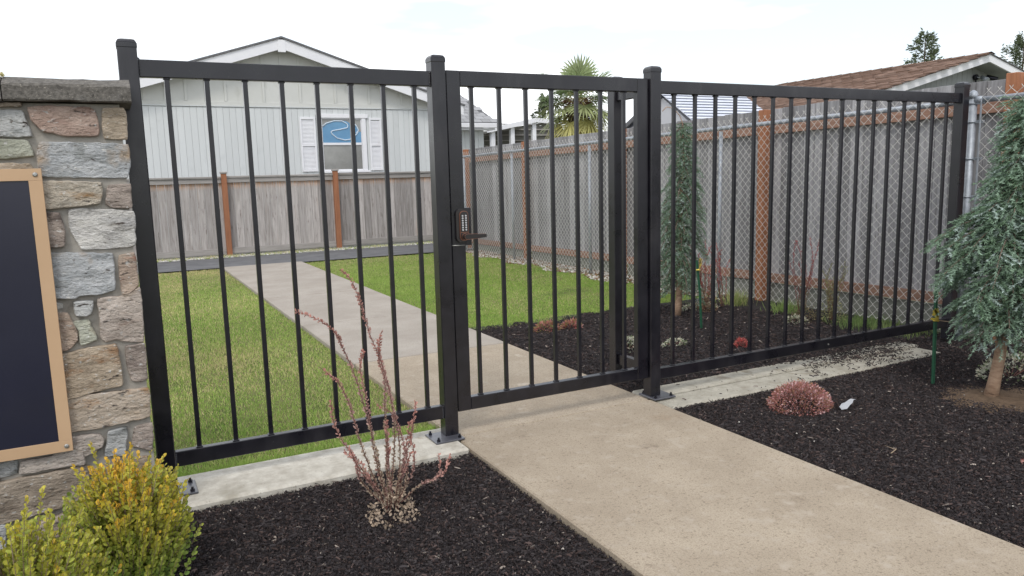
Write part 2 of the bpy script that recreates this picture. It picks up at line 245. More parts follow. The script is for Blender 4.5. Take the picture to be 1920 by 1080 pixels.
BARB= [[(0.923, -0.004), (0.921, 0.167), (0.918, 0.423), (0.922, 0.608), (0.876, 0.764), (0.832, 0.915), (0.8, 1.0), (0.767, 1.044)], [(0.913, 0.021), (0.88, 0.231), (0.855, 0.369), (0.818, 0.57), (0.773, 0.714), (0.722, 0.803), (0.665, 0.856), (0.598, 0.886)], [(0.919, 0.02), (0.952, 0.329), (0.945, 0.528), (0.925, 0.661), (0.912, 0.775)], [(0.909, 0.045), (0.861, 0.28), (0.854, 0.456), (0.842, 0.62), (0.833, 0.711)], [(0.893, 0.06), (0.818, 0.288), (0.771, 0.492), (0.73, 0.594), (0.668, 0.66)], [(0.888, 0.061), (0.784, 0.262), (0.718, 0.394), (0.7, 0.524)], [(0.942, 0.026), (0.971, 0.258), (0.959, 0.482), (0.923, 0.629), (0.913, 0.738)], [(0.947, 0.013), (1.0, 0.173), (0.966, 0.393), (0.903, 0.459)], [(0.958, 0.011), (0.988, 0.153), (1.022, 0.383)], [(0.971, 0.031), (1.066, 0.09), (1.15, 0.13), (1.213, 0.193)], [(1.066, 0.09), (1.138, 0.121), (1.159, 0.198)], [(0.948, 0.036), (1.035, 0.177), (1.025, 0.326)], [(0.882, 0.051), (0.8, 0.17), (0.783, 0.251), (0.744, 0.302)], [(0.93, 0.017), (0.921, 0.268), (0.912, 0.413)]]
# ================================================================ SETTING
def sheet(name,x0,x1,y0,y1,z,mt,nx=1,ny=1,amp=0,seed=0,parent=None):
    xs=np.linspace(x0,x1,nx+1); ys=np.linspace(y0,y1,ny+1); X,Y=np.meshgrid(xs,ys)
    Z=z+amp*snoise(X*2.2,Y*2.2,seed) if amp else np.full(X.shape,z)
    V=np.stack([X,Y,Z],-1).reshape(-1,3); i=np.arange(ny)[:,None]*(nx+1)+np.arange(nx)[None]; i=i.ravel()
    F=np.stack([i,i+1,i+nx+2,i+nx+1],1); o=npmesh(name,V,F,mt,parent,smooth=True); return o
g=sheet('ground',-150,150,-60,400,-.13,M_ground); tag(g,kind='structure')
# footpath of poured slabs, each slab a piece
path=empty('footpath',(2.18,3.6,0)); path['kind']='structure'
def slab(x0,x1,y0,y1,mt,z=0.0):
    b=MB(); b.box(x0,x1,y0,y1,-.11,z,.007); return b.build('slab',mt,path)
js=[-1.0,1.36,3.665,5.6,7.39,9.4,11.4,13.42]
for i in range(len(js)-1):
    a,b_=js[i],js[i+1]
    slab(1.529,2.832,a+.0055,b_-.0055,M_conc if b_<6 else M_concf, 0 if i%2 else -.002)
for yj in js[1:-1]:
    b=MB(); b.box(1.531,2.830,yj-.0052,yj+.0052,-.06,-.010); b.build('joint_filler',M_brownsoil if yj<2 else M_soil,path)
# kerb under the fence
kb=MB(); kb.box(-2.2,1.523,3.462,3.845,-.10,.004,.012); o=kb.build('concrete_kerb',M_kerb); tag(o,kind='structure')
kb=MB(); kb.box(2.838,5.45,3.690,3.865,-.10,.004,.010); o=kb.build('concrete_kerb',M_kerbr); tag(o,kind='structure')
kb=MB(); kb.box(2.838,5.40,3.465,3.679,-.10,-.004,.012); kb.build('kerb_block',M_kerbr,o)
road=sheet('road',-30,60,13.43,15.2,-.015,M_asph); tag(road,kind='structure')
sheet('gravel_bed',-30,60,15.2,17.9,-.02,mat('gravel_ground',(.20,.19,.17),(.32,.31,.28),scale=60,rough=1,bump=.6,bscale=90,bdist=.02,spots=[((.12,.14,.05),3,.55,.65)]))['kind']='structure'
# lawns (soil sheet + blades)
def lawn_edge_y(x): return 6.32+.07*np.sin(x*3.1)+.05*np.sin(x*7.7+1)+.03*np.sin(x*17)      # lawn / mulch boundary right of the path
sheet('lawn',-3.5,1.526,3.846,13.428,-.045,M_lawnsoil,40,80,.006,3)['kind']='structure'
sheet('lawn',2.835,6.25,6.25,13.428,-.045,M_lawnsoil,40,80,.006,4)['kind']='structure'
def grass(name,n,x0,x1,y0,y1,keep=None,hh=.024,bend=.6,seed=1,tone=0,lush=1):
    r=np.random.default_rng(seed); x=r.uniform(x0,x1,n); y=y0+(y1-y0)*r.uniform(0,1,n)**1.35
    if keep is not None: k=keep(x,y); x,y=x[k],y[k]
    n=len(x); nz=snoise(x*2.1,y*2.1,5); nz2=snoise(x*9,y*9,6)
    h=hh*(.55+.75*r.random(n))*(1+.25*nz2); an=r.uniform(0,6.283,n); wd=.0017+.0012*r.random(n)+.00022*np.maximum(y-4,0)
    b=bend*(.3+r.random(n)); an2=r.uniform(0,6.283,n)
    P=np.stack([x,y,np.full(n,-.045)],1); D=np.stack([np.cos(an2)*b,np.sin(an2)*b,np.ones(n)],1); D/=np.linalg.norm(D,axis=1,keepdims=True)
    S=np.stack([np.cos(an),np.sin(an),np.zeros(n)],1)
    V=np.stack([P-S*wd[:,None],P+S*wd[:,None],P+D*h[:,None]+S*wd[:,None]*.0],1).reshape(-1,3); F=np.arange(3*n).reshape(-1,3)
    g1=np.array([.22,.36,.07]); g2=np.array([.42,.52,.15]); straw=np.array([.64,.56,.30]); t=np.clip(r.random(n)*.8+.25*nz,0,1)[:,None]
    C=g1*(1-t)+g2*t; ps=np.clip(.12+tone+.42*np.maximum(snoise(x*1.3,y*1.3,15),-.4)+.10*nz2+.015*(y-5),.02,.85); s=(r.random(n)<ps)[:,None]; C=np.where(s,straw*(.7+.4*r.random((n,1))),C)
    C*= (.7+.5*r.random((n,1)))*(1.14+.13*snoise(x*.9,y*.9,8))[:,None]
    C3=np.repeat(C,3,0)
    o=npmesh(name,V,F,M_grass,None,C3); tag(o,kind='stuff'); return o
tag(grass('grass',230000,-1.6,1.535,3.82,13.45,seed=21,tone=.19),'short green and straw coloured lawn grass left of the footpath','grass')
tag(grass('grass',190000,2.825,5.95,6.2,13.45,keep=lambda x,y:y>lawn_edge_y(x),seed=22,tone=-.02),'short green lawn grass right of the footpath by the chain link fence','grass')
tag(grass('grass',9000,-.6,1.54,3.80,3.98,seed=23,hh=.05,bend=.9,tone=-.06),'longer grass fringe hanging over the back edge of the left kerb','grass')
# mulch beds
def bed(x0,x1,y0,y1,z,seed,nx,ny,parent=None):
    o=sheet('mulch_bed',x0,x1,y0,y1,z,M_soil,nx,ny,.011,seed); tag(o,kind='structure'); return o
bed(-2.5,1.527,-.5,3.47,-.038,31,120,120); bed(2.834,9,-.5,3.47,-.030,32,160,120); bed(2.834,6.22,3.84,6.5,-.035,33,120,80); bed(5.40,9,3.42,3.90,-.040,34,40,12)
def chips(label,n,area,zf,seed,keep=None,size=1.0,yw=1.0):
    r=np.random.default_rng(seed); x0,x1,y0,y1=area; x=r.uniform(x0,x1,n); y=r.uniform(y0,y1,n)
    if keep is not None: k=keep(x,y); x,y=x[k],y[k]
    n=len(x); ln=(.004+.020*r.random(n)**3)*size; wd=(.0018+.0042*r.random(n)**1.5)*size; th=.0012+.002*r.random(n)
    an=r.uniform(0,6.283,n); ti=r.normal(0,.35,n); z=zf(x,y)+r.random(n)**1.5*.016
    D=np.stack([np.cos(an)*np.cos(ti),np.sin(an)*np.cos(ti),np.sin(ti)],1); S=np.stack([-np.sin(an),np.cos(an),r.normal(0,.3,n)],1); U=np.cross(D,S)
    P=np.stack([x,y,z],1); e=lambda a,b,c:P+D*(ln*a)[:,None]+S*(wd*b)[:,None]+U*(th*c)[:,None]
    V=np.stack([e(-1,-.6,-1),e(-.8,.7,-1),e(1,.3,-1),e(-.9,0,1),e(.1,.1,1.6),e(.9,-.2,.6)],1).reshape(-1,3)
    f=np.array([[2,1,4],[2,4,5],[1,0,3],[1,3,4],[3,5,4]]); F=(np.arange(n)[:,None,None]*6+f[None]).reshape(-1,3)
    t=r.random((n,1)); base=np.array([.022,.018,.020])*(1-t)+np.array([.060,.050,.050])*t
    br=(r.random((n,1))<.20); base=np.where(br,np.array([.085,.058,.052])*(.6+.7*r.random((n,1))),base); pale=(r.random((n,1))<.013); base=np.where(pale,np.array([.34,.29,.25])*(.6+.7*r.random((n,1))),base)
    o=npmesh('bark_mulch',V,F,M_chip,None,np.repeat(base,6,0)); tag(o,label,'mulch',kind='stuff'); return o
zf=lambda z,seed:(lambda x,y:z+.011*snoise(x*2.2,y*2.2,seed))
chips('dark bark mulch around the red barberry left of the footpath',125000,(-.5,1.532,1.2,3.47),zf(-.035,31),41,size=.72)
chips('dark bark mulch around the pink heather right of the footpath',320000,(2.828,6.4,.3,3.475),zf(-.027,32),42,keep=lambda x,y:(x<2.83+(y-.75)*1.6),size=.72)
chips('dark bark mulch bed behind the long fence section',62000,(2.83,5.95,3.85,6.45),zf(-.032,33),43,keep=lambda x,y:(y<lawn_edge_y(x)+.06+.05*np.sin(x*23))&(x<5.72+.12*np.sin(y*4)),size=1.15)
# mulch crumbs lying on the right kerb
def kk(x,y):
    d=(snoise(x*5,y*9,9)+np.clip((x-3.9)*1.1-.55,-.75,.55)+ .35*np.exp(-((y-3.68)/.02)**2)+1.4*np.exp(-((y-3.87)/.04)**2)+.8*np.exp(-((y-3.46)/.015)**2)); return np.random.default_rng(5).random(len(x))<np.clip(d*.42,0.004,1)
chips('coarser dark bark mulch at the far right side of the right mulch bed',95000,(2.83,6.9,-.4,3.47),zf(-.029,32),47,keep=lambda x,y:x>2.83+(y-.75)*1.6-.15,size=1.0)
chips('mulch pieces round the foot of the end fence post beside the chain link',6000,(5.30,6.1,3.42,3.92),lambda x,y:-.03+0*x,46)
chips('scattered mulch crumbs lying on the right kerb',11000,(2.86,5.5,3.46,3.88),lambda x,y:.004+0*x,44,keep=kk,size=.95)
def pebbles(label,n,area,z,seed,cols,size=(.006,.018),keep=None,cat='gravel'):
    r=np.random.default_rng(seed); x0,x1,y0,y1=area; x=r.uniform(x0,x1,n); y=r.uniform(y0,y1,n)
    if keep is not None: k=keep(x,y); x,y=x[k],y[k]
    n=len(x); s=r.uniform(size[0],size[1],n); o8=np.array([(1,0,0),(-1,0,0),(0,1,0),(0,-1,0),(0,0,.7),(0,0,-.7)])
    V=(np.stack([x,y,np.full(n,z)],1)[:,None]+ (o8[None]*(s[:,None,None])*r.uniform(.6,1.2,(n,6,1)))).reshape(-1,3)
    f=np.array([[0,2,4],[2,1,4],[1,3,4],[3,0,4],[2,0,5],[1,2,5],[3,1,5],[0,3,5]]); F=(np.arange(n)[:,None,None]*6+f).reshape(-1,3)
    C=np.array(cols)[r.integers(0,len(cols),n)]*r.uniform(.7,1.2,(n,1)); o=npmesh('gravel',V,F,M_chip,None,np.repeat(C,6,0)); tag(o,label,cat,kind='stuff'); return o
PB=[(.4,.38,.34),(.28,.25,.2),(.5,.48,.44),(.22,.13,.07),(.16,.1,.06)]
pebbles('pale pebbles and brown leaf litter along the foot of the chain link fence',4200,(5.62,6.2,6.3,13.3),-.028,51,PB,(.008,.03),keep=lambda x,y:x>5.72+.1*np.sin(y*5))
pebbles('strip of pale gravel between the road and the far board fence',6000,(-1.5,8,15.18,15.52),-.012,52,[(.5,.49,.45),(.36,.34,.3),(.55,.53,.5),(.2,.26,.07)],(.01,.03))
pebbles('small pale stones scattered over the left mulch bed',26,(.2,1.5,1.8,3.4),-.032,53,[(.5,.47,.42),(.4,.36,.32)],(.004,.010))
pebbles('small pale stones scattered over the right mulch bed',40,(2.9,5.5,1.0,3.4),-.012,54,[(.5,.47,.42),(.4,.36,.32)],(.003,.008))
tag(grass('grass',9000,-1.5,8,15.2,15.5,seed=24,hh=.07,tone=.15),'thin weedy grass strip at the foot of the far board fence','grass')
# ================================================================ BLACK METAL FENCE AND GATE
FY=3.68
def post(x,y,parent,zt=1.965,w=.0762):
    b=MB(); b.box(x,x+w,y,y+w,.012,zt,.004); p=b.build('post',M_black,parent)
    c=MB(); c.box(x-.002,x+w+.002,y-.002,y+w+.002,zt-.006,zt+.016,.003)
    bm=bmesh.new(); a=.004; 
    pts=[]
    for (q,zz) in((.0,zt+.0165),(.007,zt+.028),(.020,zt+.033)):
        pts+=[(x+q,y+q,zz),(x+w-q,y+q,zz),(x+w-q,y+w-q,zz),(x+q,y+w-q,zz)]
    f=[]
    for k in (0,1):
        for i in range(4): f.append((k*4+i,k*4+(i+1)%4,k*4+4+(i+1)%4,k*4+4+i))
    f+=[(8,9,10,11),(3,2,1,0)]; c.add(pts,f); c.build('post_cap',M_black,p); bm.free(); return p
def plate(x0,x1,y0,y1,p,ex=()):
    b=MB(); b.box(x0,x1,y0,y1,.005,.014,.002); q=b.build('base_plate',M_plate,p)
    for X in(x0+.022,x1-.022):
        for Y in(y0+.022,y1-.022):
            c=MB(); c.tube([(X,Y,.0145),(X,Y,.024)],.010,6,smooth=False); c.tube([(X,Y,.024),(X,Y,.034)],.0055,8,smooth=False); c.build('bolt',M_bolt,p)
def picket(x,z0,z1,parent,me=[{}]):
    k=(round(z0,3),round(z1,3))
    if k not in me[0]:
        b=MB(); h=.0102; b.box(-h,h,-h,h,z0,z1,.0015)
        for a,c in((z0,z0+.006),(z1-.006,z1)): b.box(-.0145,.0145,-.0145,.0145,a,c,.002)
        me[0][k]=b.mesh('picket')
    return link('picket',me[0][k],M_black,parent,loc=(x,FY+.019,0))
def rails(x0,x1,parent,zb=(.1076,.179),zt=(1.8425,1.916)):
    b=MB(); b.box(x0,x1,FY,FY+.038,zb[0],zb[1],.003); b.build('bottom_rail',M_black,parent)
    b=MB(); b.box(x0,x1,FY,FY+.038,zt[0],zt[1],.003); b.build('top_rail',M_black,parent)
def weld(x,zs,parent):
    b=MB(); r=random.Random(int(x*100))
    for z0,z1 in zs:
        z=z0
        while z<z1:
            q=r.uniform(.003,.0055); b.add([(x-q,FY-.003,z),(x+q,FY-.003,z),(x+q,FY+.004,z+q),(x-q,FY+.004,z+q),(x,FY-.006,z+q*.5),(x,FY+.004,z+2*q)],[(0,1,4),(1,2,4),(2,3,4),(3,0,4),(3,2,5)],True); z+=q*1.7
    b.build('weld_bead',M_black,parent)
FL=empty('metal_fence',(.8,FY,0),'short black steel picket fence section between the stone wall and the gate','fence','black metal fence sections')
p=post(.075,FY-.019,FL); plate(.062,.228,3.572,3.735,p)
p=post(1.473,FY-.019,FL); plate(1.388,1.553,3.588,3.752,p)
rails(.152,1.472,FL); weld(.1535,[(1.845,1.914),(.11,.178)],FL); weld(1.471,[(1.845,1.914),(.11,.178)],FL)
for i in range(8): picket(.258+.1617*i,.1795,1.842,FL)
FR=empty('metal_fence',(4.3,FY,0),'long black steel picket fence section from the gate to the chain link fence','fence','black metal fence sections')
p=post(2.838,FY-.019,FR); plate(2.822,2.985,3.600,3.765,p)
p=post(5.779,FY-.019,FR)
rails(2.915,5.778,FR); weld(5.777,[(1.845,1.914),(.11,.178)],FR)
for i in range(17): picket(3.037+.1627*i,.1795,1.842,FR)
b=MB(); b.tube([(4.42,FY-.001,.142),(4.42,FY-.006,.142)],.006,8,smooth=False); b.build('screw',M_steel,FR)
p=post(2.907,4.13,FR); 
b=MB(); b.box(2.926,2.964,3.74,4.129,.1076,.179,.003); b.build('return_rail',M_black,FR); b=MB(); b.box(2.926,2.964,3.74,4.129,1.8425,1.916,.003); b.build('return_rail',M_black,FR)
# gate
G=empty('metal_gate',(2.2,FY,.13),'closed black steel picket gate with a keypad lock across the footpath','gate')
gz0,gz1,gz2,gz3=.1294,.2002,1.8476,1.925; GY=FY+.002
for a,c in((1.5585,1.637),(2.757,2.8355)):
    b=MB(); b.box(a,c,GY,GY+.044,gz0,gz3,.003); b.build('stile',M_black,G)
for n_,a,c in(('bottom_rail',gz0,gz1),('top_rail',gz2,gz3)):
    b=MB(); b.box(1.6375,2.7565,GY+.0004,GY+.0436,a,c,.003); b.build(n_,M_black,G)
for i in range(7):
    o=picket(1.705+.1612*i,gz1+.0005,gz2-.0005,G); o.location.y=GY+.022
b=MB(); b.box(1.622,1.676,FY+.010,FY+.050,1.028,1.226,.002); lp=b.build('lock_plate',M_black,G)
b=MB(); b.tube([(1.556,GY-.001,1.032+.0+i*.0) for i in (0,)]+[(1.628,GY-.002,1.030)],.0028,5); b.build('chipped_weld',M_steel,G)
def rrect(x0,x1,z0,z1,r,n=5):
    out=[]
    for cx,cz,a0 in((x1-r,z1-r,0),(x0+r,z1-r,90),(x0+r,z0+r,180),(x1-r,z0+r,270)):
        for i in range(n+1):
            a=math.radians(a0+90*i/n); out.append((cx+r*math.cos(a),cz+r*math.sin(a)))
    return out
LF=GY-.0002
def plaque(x0,x1,z0,z1,r,ya,yb): b=MB(); b.prism([(x,ya,z) for x,z in rrect(x0,x1,z0,z1,r)],(0,yb-ya,0)); return b
lk=plaque(1.580,1.643,1.048,1.222,.026,LF-.014,LF).build('keypad_lock',M_bronze,G)
plaque(1.598,1.648-.001,1.056,1.211,.020,LF-.020,LF-.0142).build('copper_edge',M_copper,lk)
plaque(1.6008,1.6442,1.0588,1.2082,.018,LF-.0225,LF-.0202).build('keypad_face',M_bronze,lk)
for r_ in range(7):
    for c_ in range(2):
        b=MB(); X=1.6125+.0185*c_; Z=1.186-.0122*r_; b.tube([(X,LF-.0228,Z),(X,LF-.027,Z)],.0046,10,smooth=False); b.build('button',M_btn,lk)
b=MB(); b.box(1.601,1.6438,LF-.0240,LF-.0227,1.0985,1.1015); b.build('divider',M_copper,lk)
b=MB(); b.tube([(1.622,LF-.0228,1.078),(1.622,LF-.0246,1.078)],.0172,18); b.build('copper_ring',M_copper,lk); b=MB(); b.tube([(1.622,LF-.0247,1.078),(1.622,LF-.0405,1.078)],.0150,18); b.build('spindle',M_bronze,lk)
b=MB(); b.prism([(x,LF-.049,z) for x,z in [(1.613,1.083),(1.620,1.090),(1.63,1.0905),(1.735,1.086),(1.738,1.083),(1.738,1.072),(1.735,1.069),(1.63,1.065),(1.62,1.066),(1.613,1.073)]],(0,.0085,0)); b.build('lever',M_bronze,lk)
b=MB(); b.tube([(1.733,LF-.0496,1.0872),(1.63,LF-.0496,1.0922),(1.619,LF-.0496,1.0915),(1.611,LF-.0496,1.084),(1.611,LF-.0496,1.073),(1.619,LF-.0496,1.0645),(1.63,LF-.0496,1.0635),(1.70,LF-.0496,1.067)],.0011,5); b.build('copper_trim',M_copper,lk)
# ================================================================ CHAIN LINK FENCE
CX=5.93
def sl(y): return -.0115*max(y-3.6,-6)       # the run drops gently away from the camera
CH=empty('chain_link_fence',(CX,3.68,0),'galvanised chain link fence running along the grey boards','fence')
def cpost(y,r,zt,dome=True):
    z=zt+sl(y); b=MB(); b.tube([(CX,y,-.1),(CX,y,z)],r,14); p=b.build('post',M_galv,CH)
    if dome:
        b=MB(); b.tube([(CX,y,z-.02),(CX,y,z+.004),(CX,y,z+.03),(CX,y,z+.042)],[r*1.12,r*1.12,r*.8,r*.2],14); b.build('post_cap',M_galv,p)
    return p
tp=cpost(3.68,.031,1.90)
for y in(1.25,6.43,9.02,11.35,13.3): cpost(y+.0,.022,1.83,False)
b=MB(); b.tube([(CX,-1,1.862+sl(-1)),(CX,3.645,1.862+sl(3.645))],.022,12); b.build('top_rail',M_galv,CH)
b=MB(); b.tube([(CX,3.715,1.862+sl(3.715)),(CX,13.4,1.862+sl(13.4))],.022,12); b.build('top_rail',M_galv,CH)
for z in(1.84,1.70,1.42,1.13,.84,.55,.28):
    b=MB(); b.tube([(CX-.036*math.cos(a),3.68+.036*math.sin(a),z) for a in[i*math.pi/6 for i in range(-3,10)]],.004,5)
    b.box(CX-.012,CX+.012,3.585,3.652,z-.010,z+.010,.002); b.build('tension_band',M_galv,CH)
b=MB(); b.box(CX-.034,CX-.024,3.592,3.603,.06,1.87,.001); b.build('tension_bar',M_galv,CH)
b=MB(); b.tube([(CX,3.655,1.865),(CX,3.60,1.865)],.027,12); b.build('rail_end_cup',M_galv,CH)
b=MB(); b.tube([(CX-.028,3.2,1.895),(CX-.031,3.19,1.83),(CX-.03,3.24,1.77),(CX-.026,3.26,1.745)],.003,5); b.build('tie_wire',M_white,CH)
# woven mesh: zigzag wires, one object (thousands of strands)
def chainmesh():
    pitch=.0415; rad=.0028; V=[];F=[]; n0=0
    def run(ya,yb,zt,zb):
        nonlocal n0
        k=int((yb-ya)/pitch); rows=int((zt-zb)/pitch)
        r=np.random.default_rng(3)
        for i in range(k):
            yc=ya+i*pitch; j=np.arange(rows+1); ph=(j+i)%2
            y=yc+np.where(ph==0,-.004,pitch+.004); z=zt-j*pitch+sl(yc)+.0; x=CX-.030+np.where(ph==0,-.0025,.0025)+.004*math.sin(yc*2.3)
            y=y+r.normal(0,.0008,len(y)); P=np.stack([x,y,z],1)
            # barb on top
            P=np.vstack([[P[0]+np.array([0,(P[1][1]-P[0][1])*-.25,.018])],P])
            m=len(P); T=np.gradient(P,axis=0); T/=np.linalg.norm(T,axis=1,keepdims=True)
            U=np.tile([1.,0,0],(m,1)); W=np.cross(T,U)
            R=[]
            for a in(0,2.094,4.189): R.append(P+rad*(U*math.cos(a)+W*math.sin(a)))
            V.append(np.stack(R,1).reshape(-1,3)); q=np.arange(m-1)[:,None]*3
            f=[]
            for a in range(3):
                c=(a+1)%3; f.append(np.hstack([q+a,q+c,q+3+c,q+3+a]))
            F.append(np.vstack(f)+n0); n0+=3*m
    run(-.6,3.60,1.925,.02); run(3.70,13.3,1.925,.02)
    o=npmesh('woven_mesh',np.vstack(V),np.vstack(F),M_wire,CH,smooth=True); o['kind']='stuff'
chainmesh()
# ================================================================ SIDE BOARD FENCE (behind the chain link)
def sf(y): return -.0125*(y-5)
WX=6.27
WF=empty('wooden_fence',(WX,6,0),'tall grey weathered board fence with orange posts behind the chain link','fence','wooden fences')
def bmesh_board(w_,t_,z0,z1,n=1):
    b=MB(); b.box(-w_/2,w_/2,-t_/2,t_/2,z0,z1,.002); return b.mesh('board')
me_b=[]
for k in range(3):
    b=MB(); w_=(.0685,.0675,.069)[k]; b.box(-.009,.009,-w_,w_,0,1.84,.002); me_b.append(b.mesh('board'))
r=random.Random(5); y=-1.0; i=0
while y<14.2:
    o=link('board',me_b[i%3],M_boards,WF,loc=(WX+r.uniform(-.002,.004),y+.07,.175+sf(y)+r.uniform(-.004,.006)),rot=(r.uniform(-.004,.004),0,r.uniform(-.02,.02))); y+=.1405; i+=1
PY=[.98,3.52,6.05,8.6,11.35,13.75]
for k,yy in enumerate(PY):
    b=MB(); b.box(WX-.135,WX-.045,yy-.045,yy+.045,-.1,2.01+sf(yy)+(.03 if yy<4 else 0),.004); b.build('fence_post',M_rust,WF)
ends=[-1.2]+PY+[14.2]
for a,c in zip(ends[:-1],ends[1:]):
    a2=a+.047 if a in PY else a; c2=c-.047 if c in PY else c
    def bar(z0,z1,x0,x1,nm,mt):
        b=MB(); b.add([(x0,a2,z0+sf(a)),(x1,a2,z0+sf(a)),(x1,c2,z0+sf(c)),(x0,c2,z0+sf(c)),(x0,a2,z1+sf(a)),(x1,a2,z1+sf(a)),(x1,c2,z1+sf(c)),(x0,c2,z1+sf(c))],[(0,3,2,1),(4,5,6,7),(0,1,5,4),(1,2,6,5),(2,3,7,6),(3,0,4,7)]); b.build(nm,mt,WF)
    bar(1.76,1.85,WX-.06,WX-.0125,'rail',M_rustrail); bar(.19,.28,WX-.06,WX-.0125,'rail',M_rustrail)
    bar(-.06,.172,WX-.022,WX+.012,'kick_board',M_kick)
# ================================================================ FAR BOARD FENCE
YF=15.62
FF=empty('wooden_fence',(3.5,YF,0),'low grey board fence with flat cap rail in front of the white house','fence','wooden fences')
b=MB(); b.box(-.0655,.0655,-.009,.009,0,1.30,.002); mb1=b.mesh('board')
b=MB(); b.box(-.0645,.0645,-.010,.010,0,1.30,.002); mb2=b.mesh('board')
x=-2.0;i=0
while x<9.4:
    link('board',(mb1,mb2)[i%2],M_board,FF,loc=(x,YF+r.uniform(-.004,.004),.10+r.uniform(-.003,.003)+.0035*x)); x+=.1345; i+=1
PX=[-.13,1.93,4.07,6.36,8.5]
for px_ in PX:
    b=MB(); b.box(px_-.048,px_+.048,YF-.11,YF-.014,-.1,1.545+.0035*px_,.003); p=b.build('fence_post',M_rust,FF)
    b=MB(); b.box(px_-.062,px_+.062,YF-.124,YF,1.5455+.0035*px_,1.585+.0035*px_,.008); b.build('post_cap',M_greyrail,p)
e2=[-2.1]+PX+[9.4]
for a,c in zip(e2[:-1],e2[1:]):
    a2,c2=a+.05,c-.05; q=.0035*(a+c)/2
    b=MB(); b.box(a2,c2,YF-.07,YF+.05,1.462+q,1.498+q,.003); b.build('cap_rail',M_greyrail,FF)
    b=MB(); b.box(a2,c2,YF-.045,YF-.0135,1.372+q,1.4615+q,.003); b.build('trim_rail',M_greyrail,FF)
    b=MB(); b.box(a2,c2,YF-.040,YF-.0135,.015+q,.125+q,.003); b.build('kick_board',M_greyrail,FF)
# ================================================================ STONE WALL AND SIGN
SW=empty('stone_wall',(-.7,3.52,0),'low wall end of rough grey and tan stones with a dark cap left of the fence','wall')
b=MB(); b.box(-1.9,.060,3.418,3.652,-.12,1.702); b.build('mortar_core',M_mortar,SW)
def insetp(P,d):
    c=P.mean(0); n=len(P); out=[]
    for i in range(n):
        a,b_,e=P[i-1],P[i],P[(i+1)%n]; t=(e-a); t/=np.linalg.norm(t)+1e-9; nn=np.array([-t[1],t[0]])
        if np.dot(nn,c-b_)<0: nn=-nn
        out.append(b_+nn*d)
    return np.array(out)
SR=np.random.default_rng(77)
from mathutils.geometry import delaunay_2d_cdt
from mathutils import noise as mn
def stone(pts,kind,parent=SW):
    P=np.array(pts,float); Q=[]
    c0=P.mean(0); P=c0+(P-c0)*1.02
    for i in range(len(P)):
        a,b_=P[i],P[(i+1)%len(P)]; k=max(1,int(np.linalg.norm(b_-a)/.014))
        for j in range(k): Q.append(a+(b_-a)*j/k+SR.normal(0,.0016,2))
    Q=np.array(Q); Q=.15*np.roll(Q,1,0)+.7*Q+.15*np.roll(Q,-1,0)
    yo=3.398+SR.uniform(-.009,.007); n=len(Q); off=SR.uniform(0,50); tx,tz=SR.normal(0,.03,2); c=Q.mean(0); I=insetp(Q,.0035)
    def dep(x,z): 
        v=mn.fractal(Vector((x*14+off,off,z*26)),1,2,4); w_=mn.noise(Vector((x*9+off,3,z*9)))
        return yo-.004*w_-.0055*v+tx*(x-c[0])+tz*(z-c[1])
    V=[(q[0],3.425,q[1]) for q in Q]+[(q[0],dep(*q)+.006,q[1]) for q in Q]
    F=[(i,(i+1)%n,n+(i+1)%n,n+i) for i in range(n)]
    inn=[Vector(q) for q in I]; g=.0115; 
    xs=np.arange(Q[:,0].min()+g,Q[:,0].max(),g); zs=np.arange(Q[:,1].min()+g,Q[:,1].max(),g); J=insetp(Q,.009)
    def inside(x,z):
        r_=False; k=len(J)-1
        for i in range(len(J)):
            if (J[i][1]>z)!=(J[k][1]>z) and x<(J[k][0]-J[i][0])*(z-J[i][1])/(J[k][1]-J[i][1]+1e-12)+J[i][0]: r_=not r_
            k=i
        return r_
    for x in xs:
        for z in zs:
            x_,z_=x+SR.uniform(-.4,.4)*g,z+SR.uniform(-.4,.4)*g
            if inside(x_,z_): inn.append(Vector((x_,z_)))
    vo,_,fo,_,_,_=delaunay_2d_cdt(inn,[(i,(i+1)%n) for i in range(n)],[],1,1e-6)
    base=len(V)
    for v in vo: V.append((v[0],dep(v[0],v[1]),v[1]))
    F+=[tuple(base+i for i in f) for f in fo]
    if len(vo)>=n: F+=[(n+i,n+(i+1)%n,base+(i+1)%n,base+i) for i in range(n)]
    mb=MB(); mb.add(V,F,False); return mb.build('stone',MATS['stone_'+kind],parent)
for kind,pts in STONES: stone(pts,kind)
z=.0; rr=random.Random(3); kinds=list(STONEC)
while z<1.66:
    h=rr.uniform(.09,.19); h=min(h,1.69-z); x=-1.88
    while x<-.50:
        w_=min(rr.uniform(.14,.38),-.475-x); 
        if -.475-(x+w_)<.08: w_=-.475-x
        j=lambda:rr.uniform(-.008,.008)
        stone([(x+.01+j(),z+.01),(x+w_/2,z+.01+j()),(x+w_-.01+j(),z+.01),(x+w_-.01+j(),z+h-.01),(x+w_/2,z+h-.008+j()),(x+.01+j(),z+h-.01)],rr.choice(kinds)); x+=w_
    z+=h
